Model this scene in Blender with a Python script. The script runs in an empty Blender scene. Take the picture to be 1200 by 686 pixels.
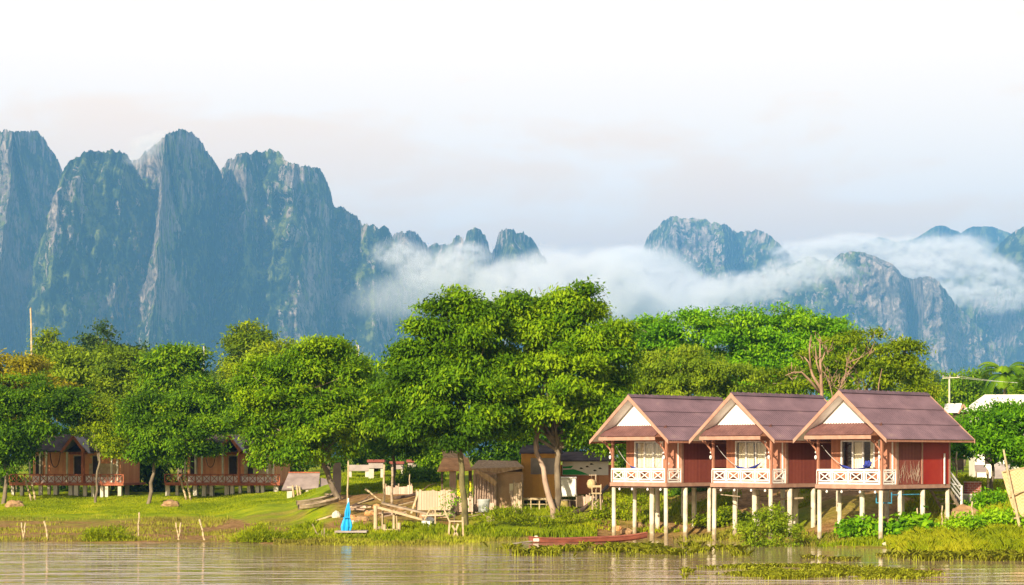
MIST = True
import bpy, math, random
import numpy as np
from mathutils import Vector, Matrix

S = bpy.context.scene
COL = S.collection
R = math.radians
rng = np.random.default_rng(7)
random.seed(7)

# ------------------------------------------------------------ camera, light, exposure
F = 2400.0            # focal length in pixels of the 1200 wide frame
EYE = 4.4             # eye height over the water
HOR = 535.0           # row of the horizon
cam_data = bpy.data.cameras.new("camera")
cam = bpy.data.objects.new("camera", cam_data); COL.objects.link(cam)
cam.location = (0, 0, EYE); cam.rotation_euler = (R(90), 0, 0)
cam_data.sensor_width = 36; cam_data.lens = F * 36 / 1200
cam_data.shift_y = (HOR - 343) / 1200
cam_data.clip_start = 0.5; cam_data.clip_end = 30000
S.camera = cam

SUN_EL, SUN_AZ = R(21), math.atan2(-0.91, -0.42)      # azimuth of the direction towards the sun
sun_dir = Vector((math.cos(SUN_EL) * math.cos(SUN_AZ), math.cos(SUN_EL) * math.sin(SUN_AZ), math.sin(SUN_EL)))
sd = bpy.data.lights.new("sun", 'SUN'); sd.energy = 5.0; sd.angle = R(0.6); sd.color = (1.0, 0.86, 0.65)
sun = bpy.data.objects.new("sun", sd); COL.objects.link(sun)
sun.rotation_euler = (-sun_dir).to_track_quat('-Z', 'Y').to_euler()

W = bpy.data.worlds.new("World"); S.world = W; W.use_nodes = True
nt = W.node_tree; nt.nodes.clear()
def N(nt, kind, **kw):
    n = nt.nodes.new(kind)
    for k, v in kw.items():
        if k.startswith('i_'):
            key = k[2:]
            key = int(key) if key.isdigit() else key.replace('_', ' ')
            n.inputs[key].default_value = v
        else: setattr(n, k, v)
    return n
sky = N(nt, 'ShaderNodeTexSky', sky_type='NISHITA', sun_disc=False, sun_elevation=SUN_EL,
        sun_rotation=math.atan2(sun_dir.x, sun_dir.y), altitude=200, air_density=1.2, dust_density=2.0)
bg1 = N(nt, 'ShaderNodeBackground', i_Strength=0.07)
nt.links.new(sky.outputs[0], bg1.inputs[0])
tc = N(nt, 'ShaderNodeTexCoord')
mp = N(nt, 'ShaderNodeMapping'); mp.inputs['Scale'].default_value = (1.0, 1.0, 3.2)
nt.links.new(tc.outputs['Generated'], mp.inputs[0])
cl = N(nt, 'ShaderNodeTexNoise', i_Scale=7.0, i_Detail=6.0, i_Roughness=0.58, i_Distortion=0.25)
nt.links.new(mp.outputs[0], cl.inputs['Vector'])
sep = N(nt, 'ShaderNodeSeparateXYZ'); nt.links.new(tc.outputs['Generated'], sep.inputs[0])
hgt = N(nt, 'ShaderNodeMapRange', i_1=0.07, i_2=0.21); nt.links.new(sep.outputs['Z'], hgt.inputs[0])   # the overcast brightens with height
mixn = N(nt, 'ShaderNodeMath', operation='MULTIPLY_ADD', i_1=1.35); nt.links.new(cl.outputs[0], mixn.inputs[0])
hm = N(nt, 'ShaderNodeMath', operation='MULTIPLY', i_1=0.50); nt.links.new(hgt.outputs[0], hm.inputs[0])
nt.links.new(hm.outputs[0], mixn.inputs[2])
cr = N(nt, 'ShaderNodeValToRGB'); nt.links.new(mixn.outputs[0], cr.inputs[0])
e = cr.color_ramp.elements
e[0].position = 0.42; e[0].color = (1.38, 0.98, 0.68, 1)
e[1].position = 1.0; e[1].color = (1.50, 1.22, 0.98, 1)
x = e.new(0.64); x.color = (1.50, 1.06, 0.72, 1)
x = e.new(0.86); x.color = (1.50, 1.10, 0.77, 1)
bg2 = N(nt, 'ShaderNodeBackground', i_Strength=0.76)
nt.links.new(cr.outputs[0], bg2.inputs[0])
# the cloud bank stands beyond the mountains and thins towards the sun's half of the sky
bank = N(nt, 'ShaderNodeMapRange', i_1=0.35, i_2=0.93, i_3=0.22, i_4=1.0); nt.links.new(sep.outputs['Y'], bank.inputs[0])
mx = N(nt, 'ShaderNodeMixShader'); nt.links.new(bank.outputs[0], mx.inputs[0])
nt.links.new(bg1.outputs[0], mx.inputs[1]); nt.links.new(bg2.outputs[0], mx.inputs[2])
wo = N(nt, 'ShaderNodeOutputWorld'); nt.links.new(mx.outputs[0], wo.inputs[0])

S.view_settings.view_transform = 'Standard'; S.view_settings.look = 'None'
S.view_settings.exposure = 0.72; S.view_settings.gamma = 1.0
S.render.engine = 'CYCLES'
S.cycles.use_denoising = True
S.cycles.max_bounces = 6; S.cycles.diffuse_bounces = 3; S.cycles.glossy_bounces = 3
S.cycles.transmission_bounces = 4; S.cycles.transparent_max_bounces = 12; S.cycles.volume_bounces = 4
S.cycles.volume_step_rate = 1.0; S.cycles.volume_max_steps = 128

# ------------------------------------------------------------ helpers
def P(px, py, Y):
    return Vector(((px - 600) / F * Y, Y, EYE + (HOR - py) / F * Y))
def X(px, Y): return (px - 600) / F * Y
def Z(py, Y): return EYE + (HOR - py) / F * Y

def tag(o, label=None, cat=None, group=None, kind=None):
    if label: o["label"] = label
    if cat: o["category"] = cat
    if group: o["group"] = group
    if kind: o["kind"] = kind
    return o
def empty(name, loc, rz=0.0, label=None, cat=None, group=None):
    o = bpy.data.objects.new(name, None); COL.objects.link(o)
    o.location = loc; o.rotation_euler = (0, 0, rz); o.empty_display_size = 0.2
    return tag(o, label, cat, group)
def link(name, me, mat=None, parent=None, smooth=False):
    o = bpy.data.objects.new(name, me); COL.objects.link(o)
    if mat is not None and not me.materials: me.materials.append(mat)
    if parent is not None: o.parent = parent
    if smooth: me.polygons.foreach_set('use_smooth', [True] * len(me.polygons))
    return o
def copy_tree(o, parent=None):
    c = o.copy(); COL.objects.link(c)
    if parent is not None: c.parent = parent
    for ch in list(o.children): copy_tree(ch, c)
    return c

class MB:
    def __init__(s): s.v = []; s.f = []
    def add(s, vs, fs):
        n = len(s.v); s.v += [tuple(p) for p in vs]; s.f += [tuple(i + n for i in f) for f in fs]; return s
    def box(s, x0, x1, y0, y1, z0, z1):
        return s.add([(x0,y0,z0),(x1,y0,z0),(x1,y1,z0),(x0,y1,z0),(x0,y0,z1),(x1,y0,z1),(x1,y1,z1),(x0,y1,z1)],
              [(0,3,2,1),(4,5,6,7),(0,1,5,4),(1,2,6,5),(2,3,7,6),(3,0,4,7)])
    def bar(s, a, b, w, h=None, up=(0,0,1)):
        h = h or w; a = Vector(a); b = Vector(b); d = (b - a).normalized(); u = Vector(up)
        if abs(d.dot(u)) > .98: u = Vector((0, 1, 0))
        r = d.cross(u).normalized(); u = r.cross(d).normalized(); r *= w/2; u *= h/2
        return s.add([a-r-u, a+r-u, a+r+u, a-r+u, b-r-u, b+r-u, b+r+u, b-r+u],
              [(0,1,2,3),(7,6,5,4),(0,4,5,1),(1,5,6,2),(2,6,7,3),(3,7,4,0)])
    def tube(s, pts, rad, n=7, cap=True):
        pts = [Vector(p) for p in pts]
        if not hasattr(rad, '__len__'): rad = [rad] * len(pts)
        vs = []; fs = []; ref = None
        for i, p in enumerate(pts):
            d = (pts[min(i+1, len(pts)-1)] - pts[max(i-1, 0)]).normalized()
            if ref is None: ref = d.orthogonal().normalized()
            a = (ref - d * ref.dot(d)).normalized(); ref = a; b = d.cross(a)
            for k in range(n):
                t = 2*math.pi*k/n; vs.append(p + (a*math.cos(t) + b*math.sin(t)) * rad[i])
        for i in range(len(pts)-1):
            for k in range(n):
                k2 = (k+1) % n
                fs.append((i*n+k, i*n+k2, (i+1)*n+k2, (i+1)*n+k))
        if cap:
            fs.append(tuple(range(n))[::-1]); fs.append(tuple((len(pts)-1)*n + k for k in range(n)))
        return s.add(vs, fs)
    def lathe(s, c, prof, n=16):
        vs = []; fs = []
        for r, z in prof:
            for k in range(n):
                t = 2*math.pi*k/n; vs.append((c[0]+r*math.cos(t), c[1]+r*math.sin(t), c[2]+z))
        for i in range(len(prof)-1):
            for k in range(n):
                k2 = (k+1) % n; fs.append((i*n+k, i*n+k2, (i+1)*n+k2, (i+1)*n+k))
        fs.append(tuple(range(n))[::-1]); fs.append(tuple((len(prof)-1)*n+k for k in range(n)))
        return s.add(vs, fs)
    def prism(s, poly, off):
        """closed polygon (3D points) extruded by the vector off"""
        n = len(poly); off = Vector(off); p = [Vector(q) for q in poly]
        return s.add(p + [q + off for q in p],
              [tuple(range(n)), tuple(range(n, 2*n))[::-1]] + [(i, i+n, (i+1) % n + n, (i+1) % n) for i in range(n)])
    def sheet(s, grid):
        """grid[i][j] of points"""
        m = len(grid); n = len(grid[0])
        return s.add([p for row in grid for p in row],
              [(i*n+j, i*n+j+1, (i+1)*n+j+1, (i+1)*n+j) for i in range(m-1) for j in range(n-1)])
    def build(s, name, mat, parent=None, smooth=False, bevel=0):
        me = bpy.data.meshes.new(name); me.from_pydata(s.v, [], s.f); me.update()
        import bmesh
        bm = bmesh.new(); bm.from_mesh(me); bmesh.ops.recalc_face_normals(bm, faces=bm.faces); bm.to_mesh(me); bm.free()
        o = link(name, me, mat, parent, smooth)
        if bevel:
            md = o.modifiers.new('bevel', 'BEVEL'); md.width = bevel; md.segments = 1
        return o

def grid_mesh(name, V, nu, nv, attrs=None, smooth=True):
    """V: (nu*nv,3) array, index = i*nv+j"""
    me = bpy.data.meshes.new(name)
    i = np.arange(nu-1)[:, None]; j = np.arange(nv-1)[None, :]
    a = (i*nv + j); q = np.stack([a, a+nv, a+nv+1, a+1], -1).reshape(-1, 4)
    me.vertices.add(len(V)); me.vertices.foreach_set('co', V.astype(np.float32).ravel())
    me.loops.add(q.size); me.loops.foreach_set('vertex_index', q.ravel().astype(np.int32))
    me.polygons.add(len(q)); me.polygons.foreach_set('loop_start', (np.arange(len(q))*4).astype(np.int32))
    me.update(calc_edges=True)
    if smooth: me.polygons.foreach_set('use_smooth', np.ones(len(q), bool))
    for k, v in (attrs or {}).items():
        at = me.attributes.new(k, 'FLOAT', 'POINT'); at.data.foreach_set('value', v.astype(np.float32).ravel())
    return me
def poly_mesh(name, V, k, attrs=None):
    """V: (n*k,3), every k vertices one face"""
    me = bpy.data.meshes.new(name); n = len(V)//k
    me.vertices.add(len(V)); me.vertices.foreach_set('co', V.astype(np.float32).ravel())
    me.loops.add(len(V)); me.loops.foreach_set('vertex_index', np.arange(len(V), dtype=np.int32))
    me.polygons.add(n); me.polygons.foreach_set('loop_start', (np.arange(n)*k).astype(np.int32))
    me.update(calc_edges=True)
    for kk, v in (attrs or {}).items():
        at = me.attributes.new(kk, 'FLOAT', 'POINT'); at.data.foreach_set('value', v.astype(np.float32).ravel())
    return me

def _h(ix, iy, seed):
    n = (ix.astype(np.int64)*374761393 + iy.astype(np.int64)*668265263 + seed*1274126177) & 0x7fffffff
    n = ((n ^ (n >> 13)) * 1103515245) & 0x7fffffff
    n = ((n ^ (n >> 15)) * 12820163) & 0x7fffffff
    return ((n >> 7) & 0xffff) / 65535.0
def vnoise(x, y, seed=0):
    x0 = np.floor(x); y0 = np.floor(y); fx = x-x0; fy = y-y0
    fx = fx*fx*fx*(fx*(fx*6-15)+10); fy = fy*fy*fy*(fy*(fy*6-15)+10)
    a = _h(x0, y0, seed); b = _h(x0+1, y0, seed); c = _h(x0, y0+1, seed); d = _h(x0+1, y0+1, seed)
    return (a*(1-fx)+b*fx)*(1-fy) + (c*(1-fx)+d*fx)*fy
def fbm(x, y, seed=0, oct=5, gain=.5, ridged=False):
    t = 0; amp = 1; tot = 0
    for o in range(oct):
        v = vnoise(x*2**o + 17.3*o, y*2**o + 9.1*o, seed+o)
        if ridged: v = 1 - abs(2*v-1)
        t = t + amp*v; tot += amp; amp *= gain
    return t/tot

# ------------------------------------------------------------ materials
MATS = {}
def base_mat(name, rough=.8, spec=.3):
    m = bpy.data.materials.new(name); m.use_nodes = True; t = m.node_tree
    b = t.nodes['Principled BSDF']; b.inputs['Roughness'].default_value = rough
    b.inputs['Specular IOR Level'].default_value = spec
    MATS[name] = m
    return m, t, b
def col4(c): return (c[0], c[1], c[2], 1)
def nmat(name, c1, c2, scale=(3, 3, 3), rough=.8, bump=.3, bscale=None, detail=6, lo=.35, hi=.65, spec=.25, dist=.02, c3=None):
    """two tones mixed by noise, with matching relief"""
    m, t, b = base_mat(name, rough, spec); L = t.links.new
    tc = N(t, 'ShaderNodeTexCoord'); mp = N(t, 'ShaderNodeMapping'); mp.inputs['Scale'].default_value = scale
    L(tc.outputs['Object'], mp.inputs[0])
    n = N(t, 'ShaderNodeTexNoise', i_Scale=1.0, i_Detail=detail, i_Roughness=.6); L(mp.outputs[0], n.inputs['Vector'])
    r = N(t, 'ShaderNodeValToRGB'); L(n.outputs[0], r.inputs[0])
    r.color_ramp.elements[0].position = lo; r.color_ramp.elements[0].color = col4(c1)
    r.color_ramp.elements[1].position = hi; r.color_ramp.elements[1].color = col4(c2)
    if c3: q = r.color_ramp.elements.new(min(hi+.12, .95)); q.color = col4(c3)
    L(r.outputs[0], b.inputs['Base Color'])
    if bump:
        bp = N(t, 'ShaderNodeBump', i_Strength=bump, i_Distance=dist); L(n.outputs[0], bp.inputs['Height']); L(bp.outputs[0], b.inputs['Normal'])
    return m

def leaf_mat(name, c_old, c_mid, c_young, trans=.4):
    m, t, b = base_mat(name, .6, .12); L = t.links.new
    at = N(t, 'ShaderNodeAttribute', attribute_name='tone'); r = N(t, 'ShaderNodeValToRGB'); L(at.outputs['Fac'], r.inputs[0])
    e = r.color_ramp.elements; e[0].position = .12; e[0].color = col4(c_old); e[1].position = .9; e[1].color = col4(c_young)
    q = e.new(.5); q.color = col4(c_mid)
    L(r.outputs[0], b.inputs['Base Color'])
    tr = N(t, 'ShaderNodeBsdfTranslucent'); L(r.outputs[0], tr.inputs[0])
    ms = N(t, 'ShaderNodeMixShader', i_0=trans); L(b.outputs[0], ms.inputs[1]); L(tr.outputs[0], ms.inputs[2])
    L(ms.outputs[0], t.nodes['Material Output'].inputs[0])
    return m

M = {}
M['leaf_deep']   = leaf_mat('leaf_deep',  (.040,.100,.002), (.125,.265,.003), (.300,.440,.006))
M['leaf_bright'] = leaf_mat('leaf_bright',(.060,.180,.003), (.160,.390,.005), (.340,.560,.010))
M['leaf_olive']  = leaf_mat('leaf_olive', (.090,.160,.002), (.220,.310,.003), (.390,.460,.006))
M['leaf_willow'] = leaf_mat('leaf_willow',(.100,.170,.006), (.210,.310,.010), (.340,.430,.016))
M['leaf_golden'] = leaf_mat('leaf_golden',(.200,.170,.004), (.350,.310,.006), (.480,.420,.012))
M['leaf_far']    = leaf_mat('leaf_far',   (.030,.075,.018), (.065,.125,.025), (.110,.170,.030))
M['grass_blade'] = leaf_mat('grass_blade',(.150,.210,.002), (.270,.330,.004), (.400,.400,.012), .3)
M['reed_blade']  = leaf_mat('reed_blade', (.170,.150,.022), (.280,.270,.026), (.350,.380,.018), .25)
M['bark']  = nmat('bark', (.10,.075,.05), (.24,.19,.13), (2,2,1.0), .9, .8, dist=.05)
M['bark_twig'] = nmat('bark_twig', (.22,.13,.08), (.38,.25,.17), (2,2,1), .9, .4, dist=.03)
M['bark_moss'] = nmat('bark_moss', (.08,.07,.03), (.20,.17,.07), (3,3,1.5), .9, .8, dist=.05)
M['bark_pale'] = nmat('bark_pale', (.28,.19,.14), (.46,.34,.25), (2,2,1), .85, .5, dist=.03)
M['concrete'] = nmat('concrete', (.44,.40,.30), (.62,.57,.46), (2.5,2.5,1.2), .85, .3)
M['concrete_grey'] = nmat('concrete_grey', (.24,.20,.18), (.42,.36,.32), (.8,.8,.8), .85, .3)
M['white_paint'] = nmat('white_paint', (.72,.69,.64), (.82,.80,.76), (4,4,4), .5, .1)
M['cream_panel'] = nmat('cream_panel', (.78,.72,.62), (.86,.80,.70), (1.5,1.5,1.5), .6, .05)
M['brown_trim'] = nmat('brown_trim', (.33,.185,.13), (.43,.25,.18), (3,3,3), .6, .15)
M['post_brown'] = nmat('post_brown', (.30,.13,.08), (.42,.19,.12), (4,4,1.2), .6, .2)
M['bamboo'] = nmat('bamboo', (.34,.25,.13), (.52,.41,.25), (3,3,3), .7, .3)
M['old_wood'] = nmat('old_wood', (.22,.16,.10), (.42,.33,.23), (2,2,4), .9, .5)
M['dark_wood'] = nmat('dark_wood', (.06,.04,.03), (.14,.09,.06), (2,2,4), .9, .5)
M['red_wood'] = nmat('red_wood', (.26,.07,.035), (.40,.13,.06), (6,6,1), .75, .3)
M['cloth_blue'] = nmat('cloth_blue', (.02,.03,.18), (.04,.06,.34), (9,9,9), .8, .3)
M['rope'] = nmat('rope', (.40,.38,.36), (.58,.56,.55), (20,20,20), .9, .3)
M['parasol_blue'] = nmat('parasol_blue', (.01,.30,.62), (.03,.42,.80), (3,3,1), .6, .4)
M['rust'] = nmat('rust', (.42,.18,.06), (.70,.36,.15), (1.2,1.2,1.2), .8, .4)
M['thatch'] = nmat('thatch', (.30,.18,.09), (.56,.38,.22), (8,8,2), .95, .8)
M['tin_dark'] = nmat('tin_dark', (.04,.03,.03), (.10,.075,.07), (1,1,1), 1.0, .3, spec=.05)
M['tin_grey'] = nmat('tin_grey', (.22,.17,.15), (.34,.27,.24), (1,1,1), .7, .3)
M['soil'] = nmat('soil', (.26,.15,.07), (.42,.27,.14), (1.2,1.2,1.2), .95, .8, dist=.1)

def planks(name, c1, c2, axis_rot=0.0, pitch=.16, rough=.6, dark=.5, along='x'):
    """boards: vertical grooves every pitch metres, each board its own tone"""
    m, t, b = base_mat(name, rough, .3); L = t.links.new
    tc = N(t, 'ShaderNodeTexCoord'); sp = N(t, 'ShaderNodeSeparateXYZ'); L(tc.outputs['Object'], sp.inputs[0])
    add = N(t, 'ShaderNodeMath', operation='ADD'); L(sp.outputs[0], add.inputs[0]); L(sp.outputs[1], add.inputs[1])
    src = {'x': add.outputs[0], 'z': sp.outputs[2]}[along]
    dv = N(t, 'ShaderNodeMath', operation='DIVIDE', i_1=pitch); L(src, dv.inputs[0])
    fl = N(t, 'ShaderNodeMath', operation='FLOOR'); L(dv.outputs[0], fl.inputs[0])
    wn = N(t, 'ShaderNodeTexWhiteNoise', noise_dimensions='1D'); L(fl.outputs[0], wn.inputs['W'])
    fr = N(t, 'ShaderNodeMath', operation='FRACT'); L(dv.outputs[0], fr.inputs[0])
    gr = N(t, 'ShaderNodeMath', operation='GREATER_THAN', i_1=.1); L(fr.outputs[0], gr.inputs[0])
    n = N(t, 'ShaderNodeTexNoise', i_Scale=5.0, i_Detail=5.0); L(tc.outputs['Object'], n.inputs['Vector'])
    av = N(t, 'ShaderNodeMath', operation='MULTIPLY_ADD', i_1=.5); L(wn.outputs[0], av.inputs[0])
    hf = N(t, 'ShaderNodeMath', operation='MULTIPLY', i_1=.6); L(n.outputs[0], hf.inputs[0]); L(hf.outputs[0], av.inputs[2])
    mx = N(t, 'ShaderNodeMix', data_type='RGBA'); mx.inputs[6].default_value = col4(c1); mx.inputs[7].default_value = col4(c2)
    L(av.outputs[0], mx.inputs[0]); L(mx.outputs[2], b.inputs['Base Color'])
    bp = N(t, 'ShaderNodeBump', i_Strength=1.0, i_Distance=.015); L(gr.outputs[0], bp.inputs['Height']); L(bp.outputs[0], b.inputs['Normal'])
    return m
M['wall_brown'] = planks('wall_brown', (.30,.12,.065), (.42,.18,.10), pitch=.15)
M['wall_maroon'] = planks('wall_maroon', (.17,.035,.025), (.27,.07,.045), pitch=.14)
M['wall_red'] = nmat('wall_red', (.30,.014,.008), (.36,.026,.012), (1,1,1), .45, .1)
M['wall_plywood'] = planks('wall_plywood', (.62,.29,.05), (.85,.46,.10), pitch=.45)
M['fence_board'] = planks('fence_board', (.42,.30,.20), (.60,.46,.33), pitch=.14)
M['stick_wall'] = planks('stick_wall', (.42,.26,.18), (.74,.54,.42), pitch=.09)
M['red_panels'] = planks('red_panels', (.52,.15,.05), (.80,.40,.18), pitch=.3)
M['deck_boards'] = planks('deck_boards', (.28,.20,.13), (.46,.36,.26), pitch=.18)

def woven(name, c1, c2, s=6.0):
    m, t, b = base_mat(name, .9, .2); L = t.links.new
    tc = N(t, 'ShaderNodeTexCoord'); ck = N(t, 'ShaderNodeTexChecker', i_Scale=s*2); L(tc.outputs['Object'], ck.inputs['Vector'])
    n = N(t, 'ShaderNodeTexNoise', i_Scale=2.2, i_Detail=7.0); L(tc.outputs['Object'], n.inputs['Vector'])
    a = N(t, 'ShaderNodeMath', operation='MULTIPLY_ADD', i_1=.3); L(ck.outputs['Fac'], a.inputs[0])
    k = N(t, 'ShaderNodeMath', operation='MULTIPLY', i_1=.8); L(n.outputs[0], k.inputs[0]); L(k.outputs[0], a.inputs[2])
    mx = N(t, 'ShaderNodeMix', data_type='RGBA'); mx.inputs[6].default_value = col4(c1); mx.inputs[7].default_value = col4(c2)
    L(a.outputs[0], mx.inputs[0]); L(mx.outputs[2], b.inputs['Base Color'])
    bp = N(t, 'ShaderNodeBump', i_Strength=.7, i_Distance=.02); L(a.outputs[0], bp.inputs['Height']); L(bp.outputs[0], b.inputs['Normal'])
    return m
M['woven_mat'] = woven('woven_mat', (.36,.22,.09), (.66,.50,.28))
M['woven_brown'] = woven('woven_brown', (.34,.20,.11), (.56,.38,.23), 11)

# concrete stilts: flood marks up to about a metre over the water, streaks above
m, t, b = base_mat('stilt_concrete', .85, .15); L = t.links.new
tc = N(t, 'ShaderNodeTexCoord'); sp = N(t, 'ShaderNodeSeparateXYZ'); L(tc.outputs['Object'], sp.inputs[0])
n = N(t, 'ShaderNodeTexNoise', i_Scale=2.3, i_Detail=6.0); L(tc.outputs['Object'], n.inputs['Vector'])
r = N(t, 'ShaderNodeValToRGB'); L(n.outputs[0], r.inputs[0]); r.color_ramp.elements[0].position = .3; r.color_ramp.elements[0].color = (.48,.42,.31,1)
r.color_ramp.elements[1].position = .65; r.color_ramp.elements[1].color = (.70,.64,.50,1)
a_ = N(t, 'ShaderNodeMath', operation='MULTIPLY_ADD', i_1=1.3); L(n.outputs[0], a_.inputs[0]); L(sp.outputs[2], a_.inputs[2])
mr = N(t, 'ShaderNodeMapRange', i_1=.95, i_2=1.45); L(a_.outputs[0], mr.inputs[0])
mx = N(t, 'ShaderNodeMix', data_type='RGBA'); mx.inputs[6].default_value = (.27,.21,.12,1); L(mr.outputs[0], mx.inputs[0]); L(r.outputs[0], mx.inputs[7]); L(mx.outputs[2], b.inputs['Base Color'])
M['stilt'] = m
# roof sheets of the stilt bungalows
M['roof_purple'] = nmat('roof_purple', (.090,.056,.070), (.160,.100,.120), (.7,.7,1.6), .6, .25, detail=9, lo=.3, hi=.66, c3=(.24,.17,.15))
M['roof_brown'] = nmat('roof_brown', (.13,.060,.055), (.19,.090,.080), (2,2,2), .7, .2)
M['roof_white'] = nmat('roof_white', (.62,.60,.52), (.78,.75,.68), (.6,.6,.6), .6, .1)
M['roof_grey'] = nmat('roof_grey', (.16,.14,.15), (.30,.26,.26), (1.2,1.2,1.2), .8, .2)
M['curtain'] = nmat('curtain', (.68,.60,.40), (.82,.75,.58), (5,5,.8), .9, .1)
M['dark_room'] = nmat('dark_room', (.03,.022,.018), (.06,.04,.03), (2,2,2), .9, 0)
m, t, b = base_mat('window_glass', .05, .5); L = t.links.new
gl = N(t, 'ShaderNodeBsdfGlossy'); gl.inputs['Roughness'].default_value = .03
tp = N(t, 'ShaderNodeBsdfTransparent'); fz = N(t, 'ShaderNodeFresnel', i_0=1.45); ms = N(t, 'ShaderNodeMixShader')
L(fz.outputs[0], ms.inputs[0]); L(tp.outputs[0], ms.inputs[1]); L(gl.outputs[0], ms.inputs[2]); L(ms.outputs[0], t.nodes['Material Output'].inputs[0])
M['glass'] = m

# ------------------------------------------------------------ terrain
PROF = [  # column of the frame, (distance, height over the water) pairs
 (-400, [(60,-1.6),(101,-.5),(104.5,0),(109,.06),(116,.03),(124,.07),(132,.06),(137,.14),(143,.52),(149,.97),(155,1.36),(175,1.7),(220,2.6),(320,3.0)]),
 (90,   [(60,-1.6),(101,-.5),(104.5,0),(109,.06),(116,.03),(124,.07),(132,.06),(137,.14),(143,.52),(149,.97),(155,1.36),(175,1.7),(220,2.6),(320,3.0)]),
 (240,  [(60,-1.6),(101,-.5),(104.5,0),(109,.06),(116,.03),(124,.07),(132,.06),(137,.14),(143,.52),(149,.97),(155,1.36),(175,1.7),(220,2.6),(320,3.0)]),
 (330,  [(60,-1.6),(99,-.5),(102.8,0),(108,.08),(116,.2),(124,.38),(131,.65),(140,1.1),(150,1.5),(165,2.0),(220,2.8),(320,3.0)]),
 (400,  [(60,-1.6),(98,-.5),(102,0),(107,.15),(112,.38),(117,.9),(121,1.45),(128,1.8),(140,2.3),(155,2.8),(220,3.3),(320,3.3)]),
 (500,  [(60,-1.6),(99,-.5),(103,0),(108,.18),(113,.42),(118,1.1),(122,1.6),(130,2.2),(145,2.7),(160,3.1),(220,3.4),(320,3.4)]),
 (640,  [(60,-1.6),(105,-.5),(108.5,0),(114,.6),(117,1.2),(120,1.5),(128,2.1),(140,2.6),(160,3.0),(220,3.4),(320,3.4)]),
 (760,  [(60,-1.6),(108,-.5),(111,0),(114,.5),(118,1.2),(122,2.3),(127,3.0),(140,3.2),(160,3.2),(220,3.2),(320,3.2)]),
 (890,  [(60,-1.6),(104,-.5),(107,0),(110,.4),(113,1.2),(117,2.2),(122,3.1),(135,3.2),(160,3.2),(220,3.2),(320,3.2)]),
 (1000, [(60,-1.6),(96,-.4),(98.5,0),(101,.25),(104,.55),(107,1.1),(111,2.1),(117,3.1),(130,3.2),(220,3.2),(320,3.2)]),
 (1100, [(60,-1.6),(90,-.4),(93.5,0),(97,.12),(100.5,.38),(104,.82),(107,1.5),(110,2.1),(116,3.0),(130,3.1),(220,3.2),(320,3.2)]),
 (1180, [(60,-1.6),(89,-.4),(92,0),(95,.12),(98,.4),(101,.9),(104,1.4),(107,1.9),(112,2.3),(130,2.8),(220,3.2),(320,3.2)]),
 (1700, [(60,-1.6),(88,-.4),(91,0),(94,.12),(98,.4),(101,.9),(104,1.4),(107,1.9),(112,2.3),(130,2.8),(220,3.2),(320,3.2)]),
]
def height(x, y):
    x = np.asarray(x, float); y = np.asarray(y, float)
    yc = np.clip(y, 60, 9e9); px = np.clip(600 + F*x/yc, -400, 1700)
    zs = np.stack([np.interp(yc, [a for a, _ in p], [b for _, b in p]) for _, p in PROF])
    cols = np.array([c for c, _ in PROF], float)
    k = np.clip(np.searchsorted(cols, px, side='right')-1, 0, len(cols)-2)
    t = (px - cols[k])/(cols[k+1]-cols[k]); t = t*t*(3-2*t)
    za = np.take_along_axis(zs, k[None], 0)[0]; zb = np.take_along_axis(zs, (k+1)[None], 0)[0]
    z = za*(1-t) + zb*t
    near = np.clip((z+.3)/.8, .12, 1)
    z = z + near*((fbm(x*.35, y*.35, 3, 4)-.5)*.34 + (fbm(x*1.7, y*1.7, 5, 3)-.5)*.12)
    return z
def ground(x, y): return float(height(np.array([x]), np.array([y]))[0])

gx = np.concatenate([np.linspace(-9000,-200,24)[:-1], np.linspace(-200,-46,40)[:-1], np.linspace(-46,46,330)[:-1], np.linspace(46,200,40)[:-1], np.linspace(200,9000,24)])
gy = np.concatenate([np.linspace(-400,80,20)[:-1], np.linspace(80,175,330)[:-1], np.linspace(175,340,60)[:-1], np.geomspace(340,16000,40)])
GX, GY = np.meshgrid(gx, gy, indexing='ij')
GZ = height(GX.ravel(), GY.ravel()).reshape(GX.shape)
# bare soil: on the steep cut of the bank and along the water's edge
gxx = np.gradient(GZ, axis=1)/np.gradient(GY, axis=1)
n1 = fbm(GX*.22, GY*.3, 11, 5)
pxg = 600 + F*GX/np.clip(GY, 60, None)
def bump(v, a, b, s): return np.clip((v-a)/s, 0, 1)*np.clip((b-v)/s, 0, 1)
soil = bump(pxg, 370, 560, 30)*bump(GY, 102, 136, 5)*1.0
soil = np.maximum(soil, bump(pxg, 660, 960, 40)*bump(GY, 107, 130, 4)*.85)
soil = np.maximum(soil, bump(pxg, 930, 1110, 30)*bump(GY, 100.5, 124, 3)*.85)
soil = np.maximum(soil, np.clip(1-(GZ-.02)/.35, 0, 1)*.85)
soil = np.maximum(soil, bump(pxg, -420, 360, 30)*bump(GY, 102, 138, 3)*.95)
soil = np.where((pxg < 350) & (GZ > .3), soil*.15, soil)
soil = np.clip(soil + (n1-.5)*1.5, 0, 1)*(soil > .02)
V = np.stack([GX, GY, GZ], -1).reshape(-1, 3)
gme = grid_mesh('ground', V, len(gx), len(gy), {'soil': soil.ravel()})
m, t, b = base_mat('meadow', .95, .1); L = t.links.new
at = N(t, 'ShaderNodeAttribute', attribute_name='soil'); tc = N(t, 'ShaderNodeTexCoord')
n = N(t, 'ShaderNodeTexNoise', i_Scale=.55, i_Detail=9.0, i_Roughness=.65); L(tc.outputs['Object'], n.inputs['Vector'])
r = N(t, 'ShaderNodeValToRGB'); L(n.outputs[0], r.inputs[0]); e = r.color_ramp.elements
e[0].position = .34; e[0].color = (.130,.190,.002,1); e[1].position = .68; e[1].color = (.330,.350,.004,1)
q = e.new(.5); q.color = (.210,.270,.003,1)
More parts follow.
